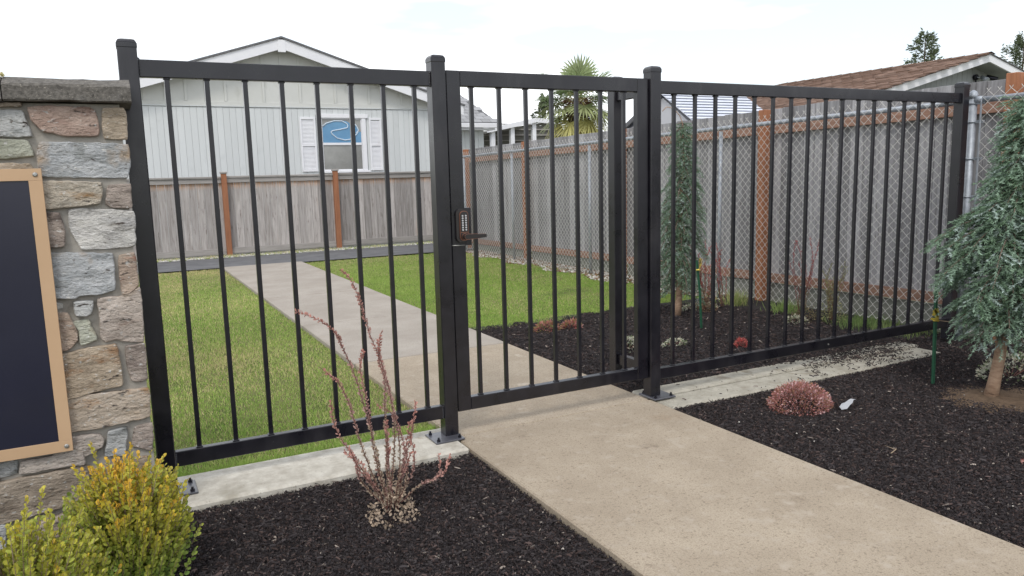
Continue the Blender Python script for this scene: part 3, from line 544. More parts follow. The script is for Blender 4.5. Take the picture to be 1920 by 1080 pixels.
for x0,x1 in((-1.93,-1.08),(-1.074,-.321),(-.317,.103)):
    c=MB(); g=.003
    n=max(4,int((x1-x0)/.05)); V=[];F=[]; prof=[(3.652,1.704),(3.372,1.706),(3.366,1.712),(3.366,1.762),(3.373,1.771),(3.452,1.800),(3.652,1.803)]
    for i in range(n+1):
        X=x0+(x1-x0)*i/n
        for q,(yy,zz) in enumerate(prof): V.append((X+(0 if 0<i<n else 0),yy+(SR.normal(0,.0018) if 0<q<6 else 0),zz+SR.normal(0,.0018)))
    k=len(prof)
    for i in range(n):
        for q in range(k): F.append((i*k+q,i*k+(q+1)%k,(i+1)*k+(q+1)%k,(i+1)*k+q))
    F+=[tuple(range(k)),tuple(n*k+q for q in range(k-1,-1,-1))]
    c.add(V,F); c.build('cap_stone',M_cap,SW)
b=MB()
for i in range(14):
    a=SR.normal(0,1,3); X=-.345+.018*a[0]; Y_=3.44+.02*a[1]; s=SR.uniform(.005,.010); b.add([(X+s,Y_,1.802),(X-s,Y_,1.802),(X,Y_+s,1.802),(X,Y_-s,1.802),(X,Y_,1.802+s*1.5),(X,Y_,1.797)],[(0,2,4),(2,1,4),(1,3,4),(3,0,4)],True)
o=b.build('moss_clump',M_moss); tag(o,'small yellow moss clump on top of the stone wall cap','moss')
SG=empty('wall_sign',(-.75,3.37,.92),'dark navy sign panel in a tan frame bolted to the stone wall','sign')
sx0,sx1,sz0,sz1,fw=-1.25,-.223,.362,1.460,.0445
SY0,SY1=3.366,3.387
b=MB(); b.box(sx0+fw,sx1-fw,SY0+.005,SY1,sz0+fw,sz1-fw); b.build('panel',M_navy,SG)
for q in((sx0,sx1,sz1-fw+.0003,sz1),(sx0,sx1,sz0,sz0+fw-.0003),(sx0,sx0+fw,sz0+fw,sz1-fw),(sx1-fw,sx1,sz0+fw,sz1-fw)):
    b=MB(); b.box(q[0],q[1],SY0,SY1,q[2],q[3],.0006); b.build('frame_bar',M_tanframe,SG)
for X in(sx0+.022,sx1-.021):
    for Z in(sz0+.022,sz1-.022):
        b=MB(); b.tube([(X,SY0-.0005,Z),(X,SY0-.003,Z),(X,SY0-.006,Z)],[.0088,.0085,.005],14); b.build('bolt',M_steel,SG)
# ================================================================ WHITE HOUSE
HY=18.12
H1=empty('house',(3.64,HY,0),'pale grey gabled house with white trim and a shuttered window behind the far fence','house')
hx0,hx1=-.35,7.62
b=MB(); b.box(hx0,hx1,HY+.022,27.8,-.1,3.03); b.build('wall',M_siding,H1)
b=MB(); 
gz=lambda x,off:4.55-off-.318*abs(x-3.64)
b.prism([(hx0,HY+.01,3.031),(hx1,HY+.01,3.031),(hx1,HY+.01,gz(hx1,.20)),(3.64,HY+.01,gz(3.64,.20)),(hx0,HY+.01,gz(hx0,.20))],(0,9.7,0)); b.build('gable_wall',M_gable,H1)
b=MB(); b.box(-.0655,.0655,0,.020,-.05,3.02,.002); mb=b.mesh('siding_board')
x=hx0+.067
WX0,WX1,WZ0,WZ1=4.42,5.55,1.54,2.88
b=MB(); b.box(-.0655,.0655,0,.020,-.05,WZ0,.002); mlow=b.mesh('siding_board'); b=MB(); b.box(-.0655,.0655,0,.020,WZ1,3.02,.002); mhi=b.mesh('siding_board')
while x<hx1-.03:
    if x+.065>WX0 and x-.065<WX1:
        link('siding_board',mlow,M_siding,H1,loc=(x,HY,0)); link('siding_board',mhi,M_siding,H1,loc=(x,HY,0))
    else: link('siding_board',mb,M_siding,H1,loc=(x,HY,0))
    x+=.1345
b=MB(); b.box(hx0-.01,hx1+.01,HY-.022,HY+.009,3.032,3.058,.003); b.build('belt_trim',M_siding,H1)
b=MB(); b.box(hx0-.01,hx1+.01,HY-.006,HY+.009,3.060,3.145,.003); b.build('belt_board',M_gable,H1)
x=3.64-.405*9
while x<hx1:
    top=gz(x,.25)
    if top>3.2: b=MB(); b.box(x-.026,x+.026,HY-.010,HY+.009,3.147,top,.002); b.build('batten',M_gable,H1)
    x+=.405
OY=17.82
for s in(-1,1):
    e=3.64+s*4.35; a=3.64+s*.085
    P=[(a,OY,gz(a,.045)),(e,OY,gz(e,.045)),(e,OY,gz(e,.27)),(a,OY,gz(a,.27))]; b=MB(); b.prism(P,(0,.04,0)); b.build('rake_board',M_white,H1)
    b=MB(); b.prism([(3.64,OY-.03,gz(3.64,.043)),(e+s*.03,OY-.03,gz(e+s*.03,.043)),(e+s*.03,OY-.03,gz(e+s*.03,0)),(3.64,OY-.03,gz(3.64,0))],(0,10.3,0)); rf=b.build('roof',None,H1); rf.data.materials.append(mat('dark_shingle_edge%s'%s,(.10,.10,.105),(.17,.17,.175),scale=20,rough=.95,bump=.5,bscale=60) )
    b=MB(); b.prism([(3.64,OY+.041,gz(3.64,.15)),(e,OY+.041,gz(e,.15)),(e,OY+.041,gz(e,.045)),(3.64,OY+.041,gz(3.64,.045))],(0,10.2,0)); b.build('soffit',M_white,H1)
b=MB(); b.box(3.64-.084,3.64+.084,OY-.012,OY+.03,gz(3.64,.34),gz(3.64,.075),.003); b.build('peak_block',M_white,H1)
# window
W=MB(); W.box(4.365,5.60,HY-.035,HY+.0,2.815,2.905,.004); wf=W.build('window',M_white,H1)
def fr(x0,x1,z0,z1,ya=HY-.022,yb=HY+.02,nm='frame',mt=M_white): b=MB(); b.box(x0,x1,ya,yb,z0,z1,.003); return b.build(nm,mt,wf)
fr(4.395,4.485,1.59,2.814,nm='casing'); fr(5.445,5.545,1.59,2.814,nm='casing'); fr(4.37,5.60,1.545,1.589,HY-.05,nm='sill')
fr(4.487,4.505,1.59,2.814,HY-.005); fr(5.425,5.443,1.59,2.814,HY-.005); fr(4.506,5.424,2.79,2.814,HY-.005); fr(4.506,5.424,2.19,2.245,HY-.012,nm='meeting_rail'); fr(4.506,5.424,1.59,1.625,HY-.005)
b=MB(); b.box(4.506,5.424,HY+.008,HY+.012,2.246,2.789); b.build('pane',M_glass,wf)
b=MB(); b.box(4.506,5.424,HY+.012,HY+.016,1.626,2.189); b.build('pane',M_glass,wf)
yb=HY+.002
poly=[(x,yb,z) for x,z in [(4.507,2.247),(5.423,2.247),(5.423,2.50)]+[(5.36,2.50),(5.37,2.56),(5.33,2.65)]+[(5.22,2.62),(5.20,2.68),(5.08,2.745),(4.93,2.76),(4.78,2.74),(4.62,2.68),(4.507,2.59)]]
b=MB(); b.prism(poly,(0,.004,0)); b.build('blue_film',M_bluegl,wf)
b=MB(); b.tube([(x,yb-.006,z) for x,z in WAVE],.013,6); b.build('curved_band',M_lead,wf)
b=MB(); b.tube([(x,yb-.006,z) for x,z in WAVE2],.012,6); b.build('curved_band',M_lead,wf)
def shutter(x0,x1):
    s=empty('shutter',(0,0,0)); s.parent=H1; s.matrix_parent_inverse=Matrix.Translation(-Vector(H1.location))
    def bx(a,b_,c,d,ya=HY-.030): m_=MB(); m_.box(a,b_,ya,HY-.001,c,d,.002); m_.build('shutter_frame',M_white,s)
    bx(x0,x0+.04,1.585,2.825); bx(x1-.04,x1,1.585,2.825); bx(x0+.0405,x1-.0405,1.585,1.64); bx(x0+.0405,x1-.0405,2.165,2.215); bx(x0+.0405,x1-.0405,2.775,2.825)
    m_=MB(); 
    for z0,z1 in((1.645,2.16),(2.22,2.77)):
        z_=z0
        while z_<z1-.02: m_.add([(x0+.04,HY-.014,z_),(x1-.04,HY-.014,z_),(x1-.04,HY-.006,z_+.026),(x0+.04,HY-.006,z_+.026),(x0+.04,HY-.014,z_+.006),(x1-.04,HY-.014,z_+.006)],[(0,1,5,4),(4,5,2,3)]); z_+=.030
    o=m_.build('louvres',M_white,s); o['kind']='stuff'
    for c in s.children: c.matrix_parent_inverse=Matrix.Identity(4)
shutter(3.985,4.345); shutter(5.625,5.925)
# shingle field helper: courses of separate tabs on a sloping plane
def shingles(name,o0,du,dv,nu,nv,tab,course,col1,col2,parent,seed=1,th=.012,keep=None):
    r=np.random.default_rng(seed); o0=np.array(o0,float); du=np.array(du,float); dv=np.array(dv,float); n=np.cross(du,dv); n/=np.linalg.norm(n)
    if n[2]<0: n=-n
    V=[];C=[]
    for j in range(nv):
        off=(j%2)*.5*tab+r.uniform(-.03,.03)
        for i in range(nu):
            a=i*tab+off-tab*.5; c=j*course
            if keep and not keep(a,c): continue
            p=o0+du*a+dv*c; w_=tab*.97; l=course*1.25; lift=n*(th*(.7+.6*r.random()))
            q=[p+lift,p+du*w_+lift,p+du*w_+dv*l+n*.002,p+dv*l+n*.002,p,p+du*w_]
            V+=q; k=np.array(col1)*(1-(t:=r.random()))+np.array(col2)*t; C+=[k]*6
    V=np.array(V); m_=len(V)//6; f=np.array([[0,1,2,3],[4,5,1,0]]); F=(np.arange(m_)[:,None,None]*6+f).reshape(-1,4)
    o=npmesh(name,V,F,M_shg,parent,np.array(C)); o['kind']='stuff'; return o
# side wing with a grey hipped roof
wy=19.1
b=MB(); b.box(7.64,9.30,wy+.35,24,-.1,2.70); b.build('wing_wall',M_siding,H1)
x=7.71
b=MB(); b.box(-.0645,.0645,0,.02,-.05,2.69,.002); ms=b.mesh('siding_board')
while x<9.29: link('siding_board',ms,M_siding,H1,loc=(x,wy+.329,0)); x+=.1345
b=MB(); b.box(7.64,9.62,wy-.05,wy+.03,2.675,2.80,.01); b.build('gutter',M_white,H1)
b=MB(); b.box(7.64,9.50,wy+.031,wy+.34,2.62,2.67,.004); b.build('wing_soffit',M_white,H1)
b=MB(); b.add([(7.4,wy,2.81),(9.60,wy,2.81),(9.0,wy+1.9,3.95),(7.4,wy+1.9,3.95),(9.60,24,2.81)],[(0,1,2,3),(1,4,2)]); b.build('wing_roof',M_asph,H1)
dvv=np.array([0,1.9,1.14]); dl=np.linalg.norm(dvv); dvv/=dl
shingles('wing_shingle',(7.45,wy+.0,2.818),(1,0,0),dvv,9,13,.26,.18,(.26,.26,.265),(.36,.36,.37),H1,3,keep=lambda a,c: a<1.95-c*(.6/dl))
b=MB(); b.box(8.38,8.50,wy+.31,wy+.328,1.5,2.45,.003); b.build('side_window_trim',M_white,H1)
# patio cover behind the wing
PC=empty('patio_cover',(11.5,22,0),'white framed patio cover with dark ribbed underside left of the palm','patio cover')
def P3(a,b_,t): return tuple(a[i]+(b_[i]-a[i])*t for i in range(3))
A_=(10.70,22,2.86); B_=(12.45,22,3.20); C_=(12.95,22.1,3.20)
b=MB(); b.prism([A_,B_,(B_[0],22,B_[2]-.14),(A_[0],22,A_[2]-.14)],(0,.12,0)); b.build('fascia',M_white,PC)
b=MB(); b.prism([(12.451,22,3.20),(13.1,22,3.14),(13.1,22,3.0),(12.451,22,3.06)],(0,.12,0)); b.build('fascia',M_white,PC)
for X,zt_ in((10.92,2.75),(11.62,2.88),(12.42,3.05)):
    b=MB(); b.box(X-.07,X+.07,22.125,22.25,-.1,zt_,.004); b.build('post',M_white,PC)
b=MB(); b.prism([(11.5,24.5,0),(14.9,24.5,0),(14.9,24.5,3.2),(11.5,24.5,2.9)],(0,.1,0)); b.build('back_screen',M_darkint,PC)
b=MB(); b.add([(10.7,22.13,2.70),(13.1,22.13,3.02),(13.1,24.5,3.02),(10.7,24.5,2.70),(10.7,22.13,2.76),(13.1,22.13,3.10),(13.1,24.5,3.10),(10.7,24.5,2.76)],[(0,3,2,1),(4,5,6,7),(0,1,5,4),(1,2,6,5),(2,3,7,6),(3,0,4,7)]); b.build('roof',M_darkint,PC)
for k in range(6):
    z_=1.9+k*.19; b=MB(); b.box(11.6,14.8,24.42,24.49,z_+.3,z_+.335); b.build('rib',M_greyrail,PC)
# ================================================================ SHED WITH PALE METAL ROOF
SH=empty('shed',(8.6,9.9,0),'small pale shed with a ribbed white metal roof behind the tall board fence','shed')
shx0,shx1=7.73,9.47; ry,rz,ey,ez=9.75,2.59,8.62,1.88; fy_,fz_=11.2,1.88
b=MB(); b.prism([(shx0+.05,ey+.15,-.1),(shx0+.05,fy_-.15,-.1),(shx0+.05,fy_-.15,fz_),(shx0+.05,ry,rz-.07),(shx0+.05,ey+.15,ez)],(shx1-shx0-.1,0,0)); b.build('wall',M_shedwall,SH)
n_=14
for i in range(n_):
    t0,t1=i/n_,(i+1)/n_; y0,z0=ey+(ry-ey)*t0,ez+(rz-ez)*t0; y1,z1=ey+(ry-ey)*t1,ez+(rz-ez)*t1
    nx_=np.array([-(rz-ez),(ry-ey)]); nx_=nx_/np.linalg.norm(nx_)
    b=MB(); b.prism([(shx0,y0+nx_[0]*.020,z0+nx_[1]*.020),(shx0,y1+nx_[0]*.006,z1+nx_[1]*.006),(shx0,y1,z1),(shx0,y0,z0)],(shx1-shx0,0,0)); q=b.build('roof_panel',M_shed,SH)
    b=MB(); b.prism([(shx0+.001,y0+nx_[0]*.017-.004,z0+nx_[1]*.017),(shx0+.001,y0+nx_[0]*.004-.006,z0+nx_[1]*.004-.010),(shx0+.001,y0-.003,z0-.010),(shx0+.001,y0-.003,z0+.012)],(shx1-shx0-.002,0,0)); b.build('panel_lap',M_shedrib,SH)
b=MB(); b.prism([(shx0,ry+.002,rz),(shx0,fy_,fz_),(shx0,fy_,fz_+.03),(shx0,ry+.002,rz+.03)],(shx1-shx0,0,0)); b.build('back_roof',M_shed,SH)
b=MB(); b.prism([(shx0-.03,ry,rz+.02),(shx0-.03,fy_+.05,fz_),(shx0-.03,fy_+.05,fz_-.07),(shx0-.03,ry,rz-.06)],(.028,0,0)); b.build('rake_trim',M_asph,SH)
# ================================================================ BROWN ROOFED HOUSE
H2=empty('house',(13.3,8,0),'grey sided house with a brown shingle roof and white rake boards at the right','house')
hy=8.0; px_,pz_=13.287,3.198; ex_,ez_=9.80,2.335; sl2=(pz_-ez_)/(px_-ex_)
hz=lambda x,o=0:pz_-sl2*abs(x-px_)-o
b=MB(); b.prism([(ex_+.35,hy+.42,-.1),(px_*2-ex_-.35,hy+.42,-.1),(px_*2-ex_-.35,hy+.42,hz(ex_+.35,.12)),(px_,hy+.42,hz(px_,.12)),(ex_+.35,hy+.42,hz(ex_+.35,.12))],(0,4.0,0)); b.build('wall',M_greyside,H2)
x=ex_+.42; k=0
while x<px_*2-ex_-.4:
    b=MB(); w_=.066; 
    b.prism([(x-w_,hy+.399,0),(x+w_,hy+.399,0),(x+w_,hy+.399,hz(x+w_,.11)),(x-w_,hy+.399,hz(x-w_,.11))],(0,.019,0)); b.build('siding_board',M_greyside,H2); x+=.138
b=MB(); b.box(11.68,11.71,hy+.37,hy+.398,0,hz(11.69,.13)); b.build('cable_conduit',M_black,H2)
for s in(-1,1):
    e=px_+s*(px_-ex_); 
    b=MB(); b.prism([(px_,hy,hz(px_,.015)),(e,hy,hz(e,.015)),(e,hy,hz(e,.135)),(px_,hy,hz(px_,.135))],(0,.035,0)); b.build('rake_board',M_white,H2)
    b=MB(); b.prism([(px_,hy-.02,hz(px_,.014)),(e,hy-.02,hz(e,.014)),(e,hy-.02,hz(e,0)),(px_,hy-.02,hz(px_,0))],(0,4.7,0)); b.build('roof_deck',M_asph,H2)
    b=MB(); b.prism([(px_,hy+.036,hz(px_,.12)),(e,hy+.036,hz(e,.12)),(e,hy+.036,hz(e,.10)),(px_,hy+.036,hz(px_,.10))],(0,4.5,0)); b.build('soffit',M_greyside,H2)
b=MB(); b.box(ex_-.10,ex_-.001,hy+.06,12.6,hz(ex_,.12),hz(ex_,.012),.01); b.build('gutter',M_white,H2)
b=MB(); b.box(ex_+.0,ex_+.03,hy+.06,12.6,hz(ex_,.19),hz(ex_,.121),.003); b.build('eave_fascia',M_white,H2)
dv=np.array([px_-ex_,0,pz_-ez_]); dL=np.linalg.norm(dv); dv=dv/dL
shingles('shingle',(ex_,hy-.02,hz(ex_)+.004),(0,1,0),dv,21,26,.225,.14,(.13,.075,.05),(.27,.175,.13),H2,9,th=.014)
b=MB()
for i in range(20):
    y0=hy-.02+i*.23; b.add([(px_-.13,y0,hz(px_-.13)+.022),(px_,y0,pz_+.030),(px_+.13,y0,hz(px_+.13)+.022),(px_-.13,y0+.24,hz(px_-.13)+.014),(px_,y0+.24,pz_+.022),(px_+.13,y0+.24,hz(px_+.13)+.014)],[(0,1,4,3),(1,2,5,4)])
o=b.build('ridge_cap',None,H2); o.data.materials.append(mat('brown_ridge',(.14,.08,.05),(.22,.13,.09),scale=9,rough=.9)); o['kind']='stuff'
SL=empty('security_light',(13.55,8.38,2.84),'small dark twin security light on the grey gable wall','light fixture')
ly=hy+.395
b=MB(); b.tube([(13.52,ly,2.86),(13.52,ly-.05,2.86)],.05,12); b.tube([(13.52,ly-.03,2.86),(13.515,ly-.035,2.67)],.012,6); b.build('mount',M_bolt,SL)
for dx,dz,tx in((.10,-.02,-.03),(.24,.0,.10)):
    b=MB(); b.tube([(13.52,ly-.05,2.86),(13.52+dx,ly-.09,2.86+dz)],.010,6); b.tube([(13.52+dx-.02,ly-.08,2.86+dz+.02),(13.52+dx+tx,ly-.19,2.86+dz-.05)],[.03,.05],12); b.build('lamp_head',M_bolt if dx>.2 else M_galv,SL)
# ================================================================ PALM
PM=empty('palm_tree',(10.2,16,0),'fan palm with green crown and yellow drooping dead fronds behind the fence','palm tree')
PMr=np.random.default_rng(12); pc=Vector((10.2,16,3.08))
b=MB(); b.tube([(10.2+.01*math.sin(i),16,-.1+i*.28) for i in range(11)]+[(10.2,16,3.1)],[.15]*8+[.17,.19,.20,.10],14); b.build('trunk',M_bark2,PM)
# shaggy brown fibre round the crown base
n=420; a=PMr.uniform(0,6.283,n); zz=PMr.uniform(2.55,3.15,n); rr_=.14+.12*PMr.random(n)
Pp=np.stack([10.2+rr_*np.cos(a),16+rr_*np.sin(a),zz],1); Dd=np.stack([np.cos(a)*.7,np.sin(a)*.7,PMr.uniform(-1,.4,n)],1)
V,F,C=leaf_geo(Pp,Dd,PMr.uniform(.10,.26,n),np.full(n,.035),np.array([[.16,.085,.05]])*PMr.uniform(.5,1.4,(n,1)),PMr,oval=False); npmesh('fibre',V,F,M_leaf,PM,C)['kind']='stuff'
def frond(az,el,plen,flen,color,droop=.25,k=26,seed=0):
    r=np.random.default_rng(seed); d=Vector((math.cos(az)*math.cos(el),math.sin(az)*math.cos(el),math.sin(el)))
    p0=pc+Vector((0,0,r.uniform(-.15,.15))); pts=[p0+d*plen*t+Vector((0,0,-droop*.5*plen*t*t)) for t in(0,.35,.7,1)]
    mb=MB(); mb.tube(pts,[.014,.011,.009,.007],5); st=mb
    h=pts[-1]; t=(pts[-1]-pts[-2]).normalized(); side=t.cross(Vector((0,0,1))); side=side.normalized() if side.length>.05 else Vector((1,0,0)); up=side.cross(t).normalized()
    V=[];F=[];C=[]
    for i in range(k):
        an=math.radians(-125+250*i/(k-1)); L_=flen*(.82+.18*math.cos(an))*r.uniform(.9,1.05)
        dr=(t*math.cos(an)+side*math.sin(an)); w_=.026; q=dr.cross(up).normalized(); dz=droop*(.3+.7*r.random())
        a0=h; a1=h+dr*L_*.5+up*.02*(1 if i%2 else -1); a2=h+dr*L_*.82+Vector((0,0,-dz*L_*.25)); a3=h+dr*L_+Vector((0,0,-dz*L_*.55))
        b0=len(V); V+=[a0-q*.004,a0+q*.004,a1+q*w_,a1-q*w_,a2+q*w_*.55,a2-q*w_*.55,a3,a3+q*.001]
        F+=[(b0,b0+1,b0+2,b0+3),(b0+3,b0+2,b0+4,b0+5),(b0+5,b0+4,b0+7,b0+6)]; c=np.array(color)*r.uniform(.75,1.2); C+=[c]*4+[c*1.05]*4
    o=npmesh('frond',np.array([v[:] for v in V]),np.array(F),M_leaf,PM,np.array(C)); s=st.build('petiole',M_moss,o); return o
i=0
for (e0,nn,cc,dd,pl,fl) in ((1.25,6,(.36,.42,.22),.1,.42,.50),(.75,9,(.30,.38,.18),.2,.55,.48),(.35,10,(.26,.34,.17),.35,.60,.48),(-.05,9,(.34,.38,.18),.5,.58,.48),(-.6,7,(.50,.47,.18),.7,.50,.46)):
    for k in range(nn):
        az=6.283*k/nn+PMr.uniform(-.25,.25); el=e0+PMr.uniform(-.15,.15); frond(az,el,pl*1.12*PMr.uniform(.85,1.1),fl*1.22*PMr.uniform(.9,1.1),cc,dd,seed=i); i+=1
for az,el,c in((-1.2,-1.0,(.50,.42,.12)),(-2.2,-1.05,(.46,.42,.14)),(-.3,-.95,(.55,.43,.10)),(-2.9,-.9,(.42,.32,.16)),(2.6,-.95,(.40,.30,.15)),(-1.7,-1.2,(.42,.40,.16)),(-.8,-.75,(.52,.42,.12)),(.8,-1.,(.4,.33,.15))):
    frond(az,el,.56,.58,c,1.1,seed=i); i+=1
# ================================================================ SPRUCES
def spruce(name,base,H,R,label,nb,seed,zlow,colr,group=None,lean=(0,0),tw=.085,trunk_r=.033,top_bend=None,needle=.013,dens=1.0,prof=None,asym=None,mat_n=M_needle,drp=1.0,flat=.75,spc=.0115):
    r=np.random.default_rng(seed); T=empty(name,base,label,'tree',group); bx,by,bz=base
    def ax(z): t=z/H; return Vector((bx+lean[0]*t+.012*math.sin(z*9),by+lean[1]*t+.012*math.cos(z*7),bz+z))
    pts=[ax(H*i/14) for i in range(15)]; rad=[trunk_r*(1-.88*i/14) for i in range(15)]; rad[0]*=1.12
    if top_bend: pts+= [pts[-1]+Vector(t) for t in top_bend]; rad+=[.004]*len(top_bend)
    b=MB(); b.tube(pts,rad,12); b.build('trunk',M_bark,T)
    P=[];D=[];C=[]; LN=[]; W=MB()
    def twig(p,d,L_,c,g=.5):
        n=max(6,int(L_/.0026*dens)); t=np.linspace(.02,1,n); d=np.array(d); d/=np.linalg.norm(d)
        bend=np.array([0,0,-g*L_*.35]); pos=np.array(p)+np.outer(t,d*L_)+np.outer(t*t,bend)
        tan=d*L_+2*t[:,None]*bend; tan/=np.linalg.norm(tan,axis=1,keepdims=True); a=r.uniform(0,6.283,n)
        u=np.cross(tan,[0.1,.2,1.]); u/=np.linalg.norm(u,axis=1,keepdims=True); v=np.cross(u,tan)
        dirn=tan*r.uniform(.35,.8,(n,1))+u*np.cos(a)[:,None]+v*np.sin(a)[:,None]*flat
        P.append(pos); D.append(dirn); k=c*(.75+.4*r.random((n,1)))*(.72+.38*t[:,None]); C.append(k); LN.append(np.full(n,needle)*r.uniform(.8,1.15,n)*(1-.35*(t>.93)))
    for i in range(nb):
        f=i/nb; z=zlow+(H-zlow)*(f**.92)+r.uniform(-.02,.02); az=i*2.399+r.uniform(-.4,.4)
        Rr=R*(prof(f) if prof else (1-f)**.75*.95+.06)*r.uniform(.62,1.18)
        if asym: Rr*=asym(az,f)
        o=ax(z); hd=Vector((math.cos(az),math.sin(az),0)); up=.25*(1-f)+.15; dr=(.55+.5*(1-f))*drp
        bp=[]; 
        for s in range(9):
            t=s/8; bp.append(o+hd*(Rr*t)+Vector((0,0,Rr*(up*t-dr*t**2.1))))
        W.tube(bp,[.007*(1-.8*s/8)+.0012 for s in range(9)],5,cap=False)
        nt=max(6,int(Rr/spc)); 
        for s in range(nt):
            t=.10+.90*(s+r.random())/nt; k=min(7,int(t*8)); q=bp[k].lerp(bp[k+1],t*8-k); tan=(bp[k+1]-bp[k]).normalized(); side=tan.cross(Vector((0,0,1))).normalized()*(1 if s%2 else -1)
            d=tan*r.uniform(.35,.9)+side*r.uniform(.5,1.)+Vector((0,0,r.uniform(-.42,.22))); c=np.array(colr[0])*(1-(m_:=r.random()))+np.array(colr[1])*m_
            if r.random()<.22: c=np.array(colr[2])
            twig(q,d,tw*r.uniform(.6,1.35)*(1.1-.35*t),c,.3)
        c=np.array(colr[1]); twig(bp[-2],(bp[-1]-bp[-2]),tw*.9,c)
    P=np.vstack(P);D=np.vstack(D);C=np.vstack(C);LN=np.concatenate(LN); D/=np.linalg.norm(D,axis=1,keepdims=True)
    S=np.cross(D,r.normal(size=D.shape)); S/=np.linalg.norm(S,axis=1,keepdims=True); wd=(.0019*needle/.013)
    V=np.stack([P-S*wd,P+S*wd,P+D*LN[:,None]],1).reshape(-1,3); F=np.arange(len(V)).reshape(-1,3)
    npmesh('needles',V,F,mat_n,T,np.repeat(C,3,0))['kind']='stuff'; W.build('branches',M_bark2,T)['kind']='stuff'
    return T,len(P)
SPC=((.15,.24,.14),(.27,.38,.28),(.42,.52,.47))
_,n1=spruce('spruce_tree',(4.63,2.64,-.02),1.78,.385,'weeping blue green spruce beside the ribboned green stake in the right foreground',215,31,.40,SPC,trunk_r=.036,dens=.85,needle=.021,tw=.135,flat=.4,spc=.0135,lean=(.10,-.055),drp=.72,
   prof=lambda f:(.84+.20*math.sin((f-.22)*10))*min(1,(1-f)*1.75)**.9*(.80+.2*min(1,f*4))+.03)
_,n2=spruce('spruce_tree',(4.79,5.76,-.02),1.86,.24,'narrow weeping spruce with a bent leader tip behind the long fence section',190,32,.30,((.12,.20,.11),(.21,.30,.21),(.34,.42,.37)),trunk_r=.036,dens=.6,needle=.020,tw=.095,lean=(.06,0),
   top_bend=[(-.03,0,.06),(-.10,.01,.13),(-.17,.02,.14),(-.22,.02,.10)],prof=lambda f:.95 if f<.45 else .95-.75*(f-.45)/.55)
print('needles',n1,n2)
# far conifers
def conifer(loc,h,R,label,seed,n=6000,z0=.25):
    r=np.random.default_rng(seed); T=empty('conifer_tree',loc,label,'tree','conifers behind the houses'); b=MB(); b.tube([(loc[0],loc[1],-.1),(loc[0],loc[1],h*.5),(loc[0],loc[1],h)],[.16,.10,.02],8); b.build('trunk',M_bark2,T)
    k=70; cz=np.linspace(z0,.99,k); ca=np.arange(k)*2.4+r.normal(0,.3,k); cl=R*(1.04-cz)**.7/(1.04-z0)**.7*r.uniform(.55,1.15,k); i=r.integers(0,k,n)
    t=r.random(n)**.7; rad=cl[i]*t; z=h*cz[i]+rad*.25-rad**2*.12/R+r.normal(0,.10,n)*R*.5; az=ca[i]+r.normal(0,.10,n)*(1.3-t)*2
    P=np.stack([loc[0]+rad*np.cos(az),loc[1]+rad*np.sin(az),z],1); D=np.stack([np.cos(az),np.sin(az),r.normal(.2,.5,n)],1)
    V,F,C=leaf_geo(P,D,r.uniform(.10,.26,n),r.uniform(.05,.11,n),np.array([[.13,.16,.09]])*r.uniform(.5,1.5,(n,1)),r,oval=False); npmesh('crown',V,F,M_leaf,T,C)['kind']='stuff'
conifer((43.4,30,0),8.95,2.6,'thin dark conifer rising above the brown roof ridge',1,5000)
conifer((53.4,30,0),9.3,3.6,'dark bushy conifer at the right edge of the photo above the white rake',2,9000)
conifer((17.4,30,0),4.75,1.2,'small dark conifer between the patio cover and the palm',3,2500)
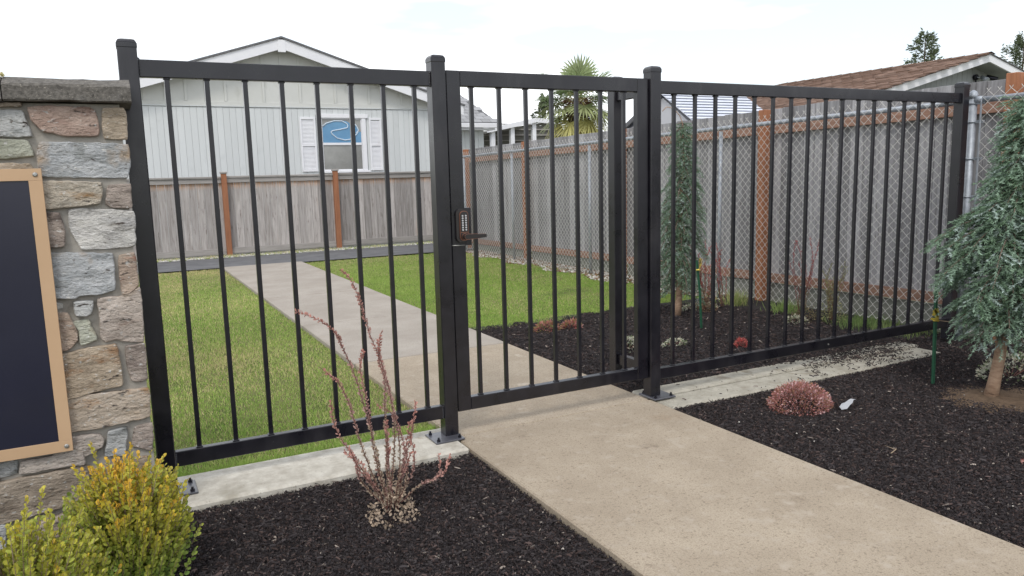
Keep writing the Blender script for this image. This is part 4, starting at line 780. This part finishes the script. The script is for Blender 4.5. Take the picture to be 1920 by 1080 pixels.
# ================================================================ BOXWOODS
def boxwood(loc,H,Rx,Ry,label,seed,nsprig,gold):
    r=np.random.default_rng(seed); T=empty('boxwood_shrub',loc,label,'shrub','boxwood shrubs at the wall foot'); S=MB(); P=[];D=[];C=[];LN=[]
    x0,y0,z0=loc
    for i in range(nsprig):
        a=r.uniform(0,6.283); ph=math.acos(1-r.random()*1.55); k=.58+.40*r.random()**.5+(.16 if r.random()<.14 else 0)
        tip=Vector((x0+Rx*math.sin(ph)*math.cos(a)*k*1.15,y0+Ry*math.sin(ph)*math.sin(a)*k*1.15,z0+H*(.47+.47*math.cos(ph)*k)*r.uniform(.86,1.10)+(.045 if r.random()<.16 else 0)))
        L_=r.uniform(.07,.15); dr=Vector((math.sin(ph)*math.cos(a)*.5,math.sin(ph)*math.sin(a)*.5,.9)).normalized()
        st=tip-dr*L_; root=Vector((x0+r.normal(0,.02),y0+r.normal(0,.02),z0+.02)); 
        if r.random()<.35: S.tube([root,root.lerp(st,.5)+Vector((0,0,.02)),st,tip],[.004,.003,.0018,.001],4,cap=False)
        else: S.tube([st,tip],[.0015,.001],3,cap=False)
        n=int(L_/.0075); hgt=(tip.z-z0)/H; g=float(np.clip(gold*(hgt*1.05-.34)+r.normal(0,.14)+.42*snoise(tip.x*16,tip.z*16,seed+2),0,1))
        for j in range(n):
            t=j/n; p=st.lerp(tip,t); az=(j//2)*1.571+(j%2)*3.1416+r.uniform(-.3,.3); u=dr.cross(Vector((0,1,.3))).normalized(); v=dr.cross(u)
            d=(u*math.cos(az)+v*math.sin(az))*(1.0-.35*t)+dr*(.55+.9*t); P.append(p[:]); D.append(d.normalized()[:]); q=g*(.35+.65*t)
            gr=np.array([.20,.31,.06]) if r.random()<.5 else np.array([.34,.44,.09]); ye=np.array([.72,.60,.07]) if r.random()<.55 else np.array([.66,.52,.07]); orr=np.array([.85,.42,.06])
            c=gr*(1-q)+ye*q if q<.75 else ye*(1-(q-.75)*3)+orr*(q-.75)*3
            C.append(np.clip(c*1.12,0,.95)*r.uniform(.72,1.05)); LN.append(r.uniform(.015,.025)*(1-.25*t))
    P=np.array(P);D=np.array(D);C=np.array(C);LN=np.array(LN); V,F,CC=leaf_geo(P,D,LN,LN*r.uniform(.62,.82,len(LN)),C,r,upish=np.array([[0,-.35,1.0]])+.8*(P-np.array([[x0,y0,z0+H*.4]]))/np.linalg.norm(P-np.array([[x0,y0,z0+H*.4]]),axis=1,keepdims=True),fold=.15)
    npmesh('foliage',V,F,M_leaf,T,CC)['kind']='stuff'; S.build('stems',M_twig,T)['kind']='stuff'; return len(P)
print(boxwood((-.055,2.88,-.03),.51,.188,.18,'round boxwood with golden orange shoots touching the fence post foot',5,760,1.2),
 boxwood((-.36,2.58,-.03),.47,.23,.2,'greener boxwood with yellow tips at the lower left corner under the sign',6,640,.9))
# ================================================================ BARBERRIES AND SMALL PLANTS
def stems_plant(name,label,base,stems,seed,y0,leafc,tipc,cat='shrub',group=None,ls=.0085,step=.009,leafy=(0,0),lowc=(.30,.29,.17),spread=.12):
    r=np.random.default_rng(seed); T=empty(name,base,label,cat,group); P=[];D=[];C=[];LN=[]
    for si,s in enumerate(stems):
        yy=[y0+r.uniform(-1,1)*.03*0+ (r.uniform(-.09,.09))*k/len(s) for k in range(len(s))]
        pts=[Vector((x,yy[k],max(z,-.03))) for k,(x,z) in enumerate(s)]
        # catmull-like densify
        Q=[]
        for k in range(len(pts)-1):
            p0=pts[max(k-1,0)];p1=pts[k];p2=pts[k+1];p3=pts[min(k+2,len(pts)-1)]
            for t in np.linspace(0,1,8,endpoint=False): Q.append(.5*((2*p1)+(p2-p0)*t+(2*p0-5*p1+4*p2-p3)*t*t+(3*p1-3*p2-p0+p3)*t**3))
        Q.append(pts[-1]); b=MB(); b.tube(Q,[.0022*(1-.7*i/len(Q)) for i in range(len(Q))],6); b.build('stem',M_stem,T)
        L_=0; nxt=.03
        for i in range(len(Q)-1):
            sg=(Q[i+1]-Q[i]).length; tan=(Q[i+1]-Q[i]).normalized() if sg>0 else Vector((0,0,1))
            while L_+sg>nxt:
                f=(nxt-L_)/sg; p=Q[i].lerp(Q[i+1],f); tt=(i+f)/len(Q)
                for _ in range(2 if tt>.15 else 2):
                    a=r.uniform(0,6.283); u=tan.cross(Vector((1,.3,0))).normalized(); v=tan.cross(u); d=(u*math.cos(a)+v*math.sin(a))+tan*.9
                    P.append(p[:]);D.append(d.normalized()[:]); c=np.array(leafc)*(1-tt)+np.array(tipc)*tt if tt>.3 else np.array(lowc)
                    C.append(c*r.uniform(.7,1.25)); LN.append(ls*r.uniform(.7,1.3))
                nxt+=step
            L_+=sg
    n=leafy[0]
    if n:
        a=r.uniform(0,6.283,n); rr_=spread*np.sqrt(r.random(n)); z=leafy[1]*r.random(n)**1.3*(1.2-rr_/spread)
        P+=list(np.stack([base[0]+rr_*np.cos(a),base[1]+rr_*np.sin(a),base[2]+.01+z],1)); D+=list(r.normal(size=(n,3))+[0,0,.6]); C+=list(np.array([lowc])*r.uniform(.6,1.35,(n,1))*np.array([1,1,1])); LN+=list(ls*r.uniform(.9,1.6,n))
    P=np.array(P);D=np.array(D);C=np.array(C);LN=np.array(LN); V,F,CC=leaf_geo(P,D,LN,LN*.62,C,r,fold=.2); npmesh('leaves',V,F,M_leaf,T,CC)['kind']='stuff'; return T
_r=random.Random(4); BARB2=[[(.93+_r.uniform(-.03,.03),0),(.93+a*.4,h*.35),(.93+a*.8,h*.7),(.93+a,h)] for a,h in [(_r.uniform(-.20,.16),_r.uniform(.2,.52)) for _ in range(6)]]
stems_plant('barberry_shrub','sparse red barberry with long arching leafy stems in the left mulch bed',(.93,2.95,-.04),BARB+BARB2,8,2.95,(.42,.32,.29),(.56,.27,.22),ls=.0125,step=.0066,leafy=(300,.17),lowc=(.46,.36,.27),spread=.11)
def rstems(cx,cz,n,h,sp,seed):
    r=random.Random(seed); out=[]
    for i in range(n):
        a=r.uniform(-1,1)*sp; hh=h*r.uniform(.6,1); x0=cx+r.uniform(-.03,.03); out.append([(x0,0),(x0+a*.35,hh*.35),(x0+a*.7,hh*.7),(x0+a,hh)])
    return out
stems_plant('barberry_shrub','twiggy red barberry in front of the chain link left of the orange post',(5.22,5.85,-.03),rstems(5.22,0,13,.72,.20,1)+rstems(5.45,0,5,.65,.14,3),9,5.85,(.36,.12,.10),(.52,.13,.12),group='barberries behind the fence',ls=.014,step=.013,leafy=(350,.28),lowc=(.26,.17,.10),spread=.12)
stems_plant('barberry_shrub','taller red stemmed barberry between the fence pickets right of the orange post',(5.62,4.95,-.03),rstems(5.58,0,9,.76,.17,2),10,4.95,(.30,.10,.09),(.36,.10,.10),group='barberries behind the fence',ls=.013,step=.012,leafy=(300,.3),lowc=(.22,.18,.10),spread=.12)
stems_plant('wispy_shrub','wispy pale green and brown shrub right of the tall red barberry by the chain link',(5.74,4.75,-.03),rstems(5.74,0,16,.55,.14,5),11,4.75,(.30,.24,.12),(.30,.33,.14),ls=.012,step=.012,leafy=(380,.35),lowc=(.30,.30,.14),spread=.13)
def mound(name,label,loc,rx,ry,h,n,cols,ls,seed,cat='plant',group=None,upw=1.0,wd=.5):
    r=np.random.default_rng(seed); T=empty(name,loc,label,cat,group); a=r.uniform(0,6.283,n); ph=np.arccos(1-r.random(n)*.98); k=.80+.18*r.random(n)+.03*np.sin(a*5+seed)+.03*np.sin(a*11+ph*6)+.07*(r.random(n)<.05)
    P=np.stack([loc[0]+rx*np.sin(ph)*np.cos(a)*k,loc[1]+ry*np.sin(ph)*np.sin(a)*k,loc[2]+h*np.cos(ph)*k],1); Nn=np.stack([np.sin(ph)*np.cos(a),np.sin(ph)*np.sin(a),np.cos(ph)*upw],1)
    D=Nn+r.normal(0,.35,(n,3)); LN=ls*r.uniform(.6,1.4,n); C=np.array(cols)[r.integers(0,len(cols),n)]*r.uniform(.7,1.2,(n,1))
    V,F,CC=leaf_geo(P,D,LN,LN*wd,C,r,fold=.2,oval=False); npmesh('foliage',V,F,M_leaf,T,CC)['kind']='stuff'
    b=MB(); R2=[]
    m1=10
    for i in range(m1):
        t=6.283*i/m1; R2.append((loc[0]+math.cos(t)*rx*.6,loc[1]+math.sin(t)*ry*.6,loc[2]+h*.55)); b.tube([(loc[0],loc[1],loc[2]-.01),R2[-1]],[.004,.0015],4,cap=False)
    b.build('stems',M_stem,T)['kind']='stuff'; return T
mound('heather_plant','rounded pink flowering heather mound on the right mulch bed near the kerb',(3.52,3.12,-.03),.200,.165,.155,5200,[(.50,.23,.20),(.60,.28,.28),(.80,.56,.56),(.34,.15,.11),(.40,.24,.14),(.36,.17,.14)],.013,61,wd=.5)
mound('heather_plant','low red green heather clump at the lawn edge, left of its pair',(3.42,5.93,-.035),.13,.09,.09,500,[(.45,.15,.13),(.50,.24,.20),(.30,.28,.10)],.028,62,group='small red heathers in the rear mulch bed',wd=.3)
mound('heather_plant','low red green heather clump at the lawn edge, right of its pair',(3.66,5.90,-.035),.10,.08,.08,420,[(.45,.13,.12),(.55,.27,.24),(.33,.25,.10)],.028,63,group='small red heathers in the rear mulch bed',wd=.3)
mound('heather_plant','tiny bright red plant alone on the mulch behind the long fence',(4.40,4.50,-.035),.055,.05,.07,220,[(.55,.11,.10),(.60,.20,.17)],.024,64,group='small red heathers in the rear mulch bed',wd=.3)
mound('heather_plant','small pink red plant at the right edge of the photo on the mulch',(3.72,1.93,-.025),.035,.03,.035,90,[(.55,.20,.17),(.62,.34,.30)],.018,65,wd=.35)
EU=[(.62,.62,.50),(.55,.56,.44),(.22,.28,.14),(.66,.60,.46)]
mound('euonymus_plant','cream variegated groundcover plant between gate and fence post behind the gate',(3.62,4.95,-.035),.12,.14,.10,420,EU,.02,66,group='variegated groundcover plants',wd=.6)
mound('euonymus_plant','thin cream variegated sprig on the mulch below the narrow spruce',(4.00,4.85,-.035),.12,.06,.05,170,EU,.02,67,group='variegated groundcover plants',wd=.6)
mound('euonymus_plant','cream variegated groundcover right behind the stake of the narrow spruce',(5.25,5.98,-.035),.26,.12,.07,420,EU,.022,68,group='variegated groundcover plants',wd=.6)
mound('euonymus_plant','white variegated groundcover under the tall red barberry',(5.47,4.92,-.035),.14,.08,.08,260,EU,.02,69,group='variegated groundcover plants',wd=.6)
mound('euonymus_plant','cream variegated plant on the mulch behind the trunk of the big spruce',(5.20,2.86,-.03),.30,.16,.16,700,EU,.022,70,group='variegated groundcover plants',wd=.6)
def tuft(label,loc,n,h,sp,cols,seed):
    r=np.random.default_rng(seed); P=np.stack([loc[0]+r.normal(0,sp,n),loc[1]+r.normal(0,sp,n),np.full(n,loc[2])],1); D=np.stack([r.normal(0,.35,n),r.normal(0,.35,n),np.ones(n)],1); LN=h*r.uniform(.5,1.1,n)
    V,F,C=leaf_geo(P,D,LN,np.full(n,.006),np.array(cols)[r.integers(0,len(cols),n)],r,oval=False); o=npmesh('grass_tuft',V,F,M_grass,None,C); tag(o,label,'grass tuft','grass tufts at the chain link foot','stuff')
GT=[(.26,.34,.11),(.36,.42,.16),(.50,.46,.24)]
tuft('pale yellow green grass tuft at the foot of the orange post',(5.72,5.95,-.04),260,.20,.07,GT,71)
tuft('bright green grass tuft between pickets right of the orange post',(5.80,5.35,-.04),240,.17,.08,[(.22,.33,.10),(.33,.42,.15)],72)
tuft('low green grass tuft at the chain link right of the wispy shrub',(5.88,4.55,-.04),420,.12,.13,[(.17,.26,.09),(.26,.35,.13)],73)
tuft('low green grass tuft at the chain link next to the end fence post',(5.90,4.15,-.04),300,.10,.12,[(.19,.27,.09),(.29,.36,.14)],74)
# stakes, ribbons, litter
def stake(x,y,x2,y2,h,label,ribbon,bend=(-.09,.03)):
    T=empty('garden_stake',(x,y,-.03),label,'garden stake','green garden stakes'); b=MB(); p=[(x,y,-.08),(x+(x2-x)*.5,y,h*.5),(x2,y2,h)]
    b.tube(p,.0085,6,smooth=False); q=[(a[0]+.009,a[1]-.006,a[2]) for a in p]; b.tube(q,.004,4,smooth=False); b.build('rod',M_green,T)
    R_=empty('ribbon',ribbon,'yellow ribbon tied round the '+('green stake of the big right spruce' if y<4 else 'green stake of the narrow spruce'),'ribbon','yellow tie ribbons'); rx_,ry_,rz_=ribbon
    b=MB(); b.tube([(rx_+.014*math.cos(a),ry_+.014*math.sin(a),rz_+.002*math.sin(a*2)) for a in [i*.6 for i in range(12)]],.006,6); b.build('knot',M_yellow,R_)
    r=random.Random(int(x*10))
    for i in range(9):
        dx,dz=r.uniform(-.095,-.03) if y<4 else r.uniform(-.01,.03),r.uniform(.02,.085) if y<4 else r.uniform(.04,.12); b=MB(); p0=Vector((rx_,ry_-.015,rz_)); p1=p0+Vector((dx*.5,-.01,dz*.6)); p2=p0+Vector((dx,-.012,dz))
        b.add([(p0+Vector((0,0,-.004)))[:],(p0+Vector((.004,0,.005)))[:],(p1+Vector((.006,0,.008)))[:],(p1-Vector((.003,0,.007)))[:],(p2+Vector((.005,.002,.007)))[:],(p2-Vector((.004,-.002,.005)))[:]],[(0,1,2,3),(3,2,4,5)]); b.build('tail',M_yellow,R_)
    return R_
RB=stake(4.621,3.02,4.60,3.02,.615,'dark green stake left of the big spruce in the right foreground',(4.605,3.01,.40))
b=MB(); b.tube([(4.615,3.0,.40),(4.70,2.94,.385),(4.78,2.86,.372),(4.66,2.67,.36)],.003,5); o=b.build('tie_cord',M_twig); tag(o,'thin cord from the yellow ribbon to the big spruce','cord')
stake(4.596,5.2,4.548,5.22,.60,'teal green stake right of the narrow spruce behind the long fence',(4.552,5.2,.515))
b=MB(); pts=[(3.66,2.935,-.012),(3.70,2.93,-.012),(3.75,2.95,-.002),(3.79,2.965,.0),(3.83,2.99,.006),(3.855,2.995,.002),(3.83,3.01,.008),(3.79,2.995,.010),(3.75,2.985,.004),(3.71,2.975,.008),(3.67,2.96,-.002)]
b.prism([Vector(p) for p in pts],(0,0,-.0012)); o=b.build('plastic_scrap',M_plastic); tag(o,'torn white plastic scrap lying beside the pink heather mound','plastic scrap')
r=random.Random(9)
for x,y,L_,a,lb in((3.30,2.35,.10,.2,'short grey twig lying on the mulch in front of the heather'),(1.12,2.0,.11,-.1,'forked pale twig near the footpath in the left mulch bed'),(.5,1.9,.08,2.5,'pale curved twig in the left mulch bed below the boxwood side'),(4.2,2.0,.09,.5,'short pale twig in the middle of the right mulch bed')):
    b=MB(); c=Vector((x,y,-.018)); b.tube([c,c+Vector((math.cos(a)*L_*.5,math.sin(a)*L_*.5,.006)),c+Vector((math.cos(a+.2)*L_,math.sin(a+.2)*L_,0))],[.003,.0025,.001],5); b.tube([c+Vector((math.cos(a)*L_*.5,math.sin(a)*L_*.5,.006)),c+Vector((math.cos(a+.8)*L_*.8,math.sin(a+.8)*L_*.8,.01))],[.002,.001],5); o=b.build('twig',M_twig); tag(o,lb,'twig')
# planting ring of bare soil round the big spruce
n=40; V=[(4.66,2.62,-.004)]+[(4.66+.34*math.cos(6.283*i/n)*(1+.12*math.sin(i*1.7)),2.62+.30*math.sin(6.283*i/n)*(1+.1*math.cos(i*2.3)),-.024) for i in range(n)]
b=MB(); b.add(V,[(0,1+i,1+(i+1)%n) for i in range(n)],True); o=b.build('bare_soil_patch',M_brownsoil); tag(o,kind='structure')
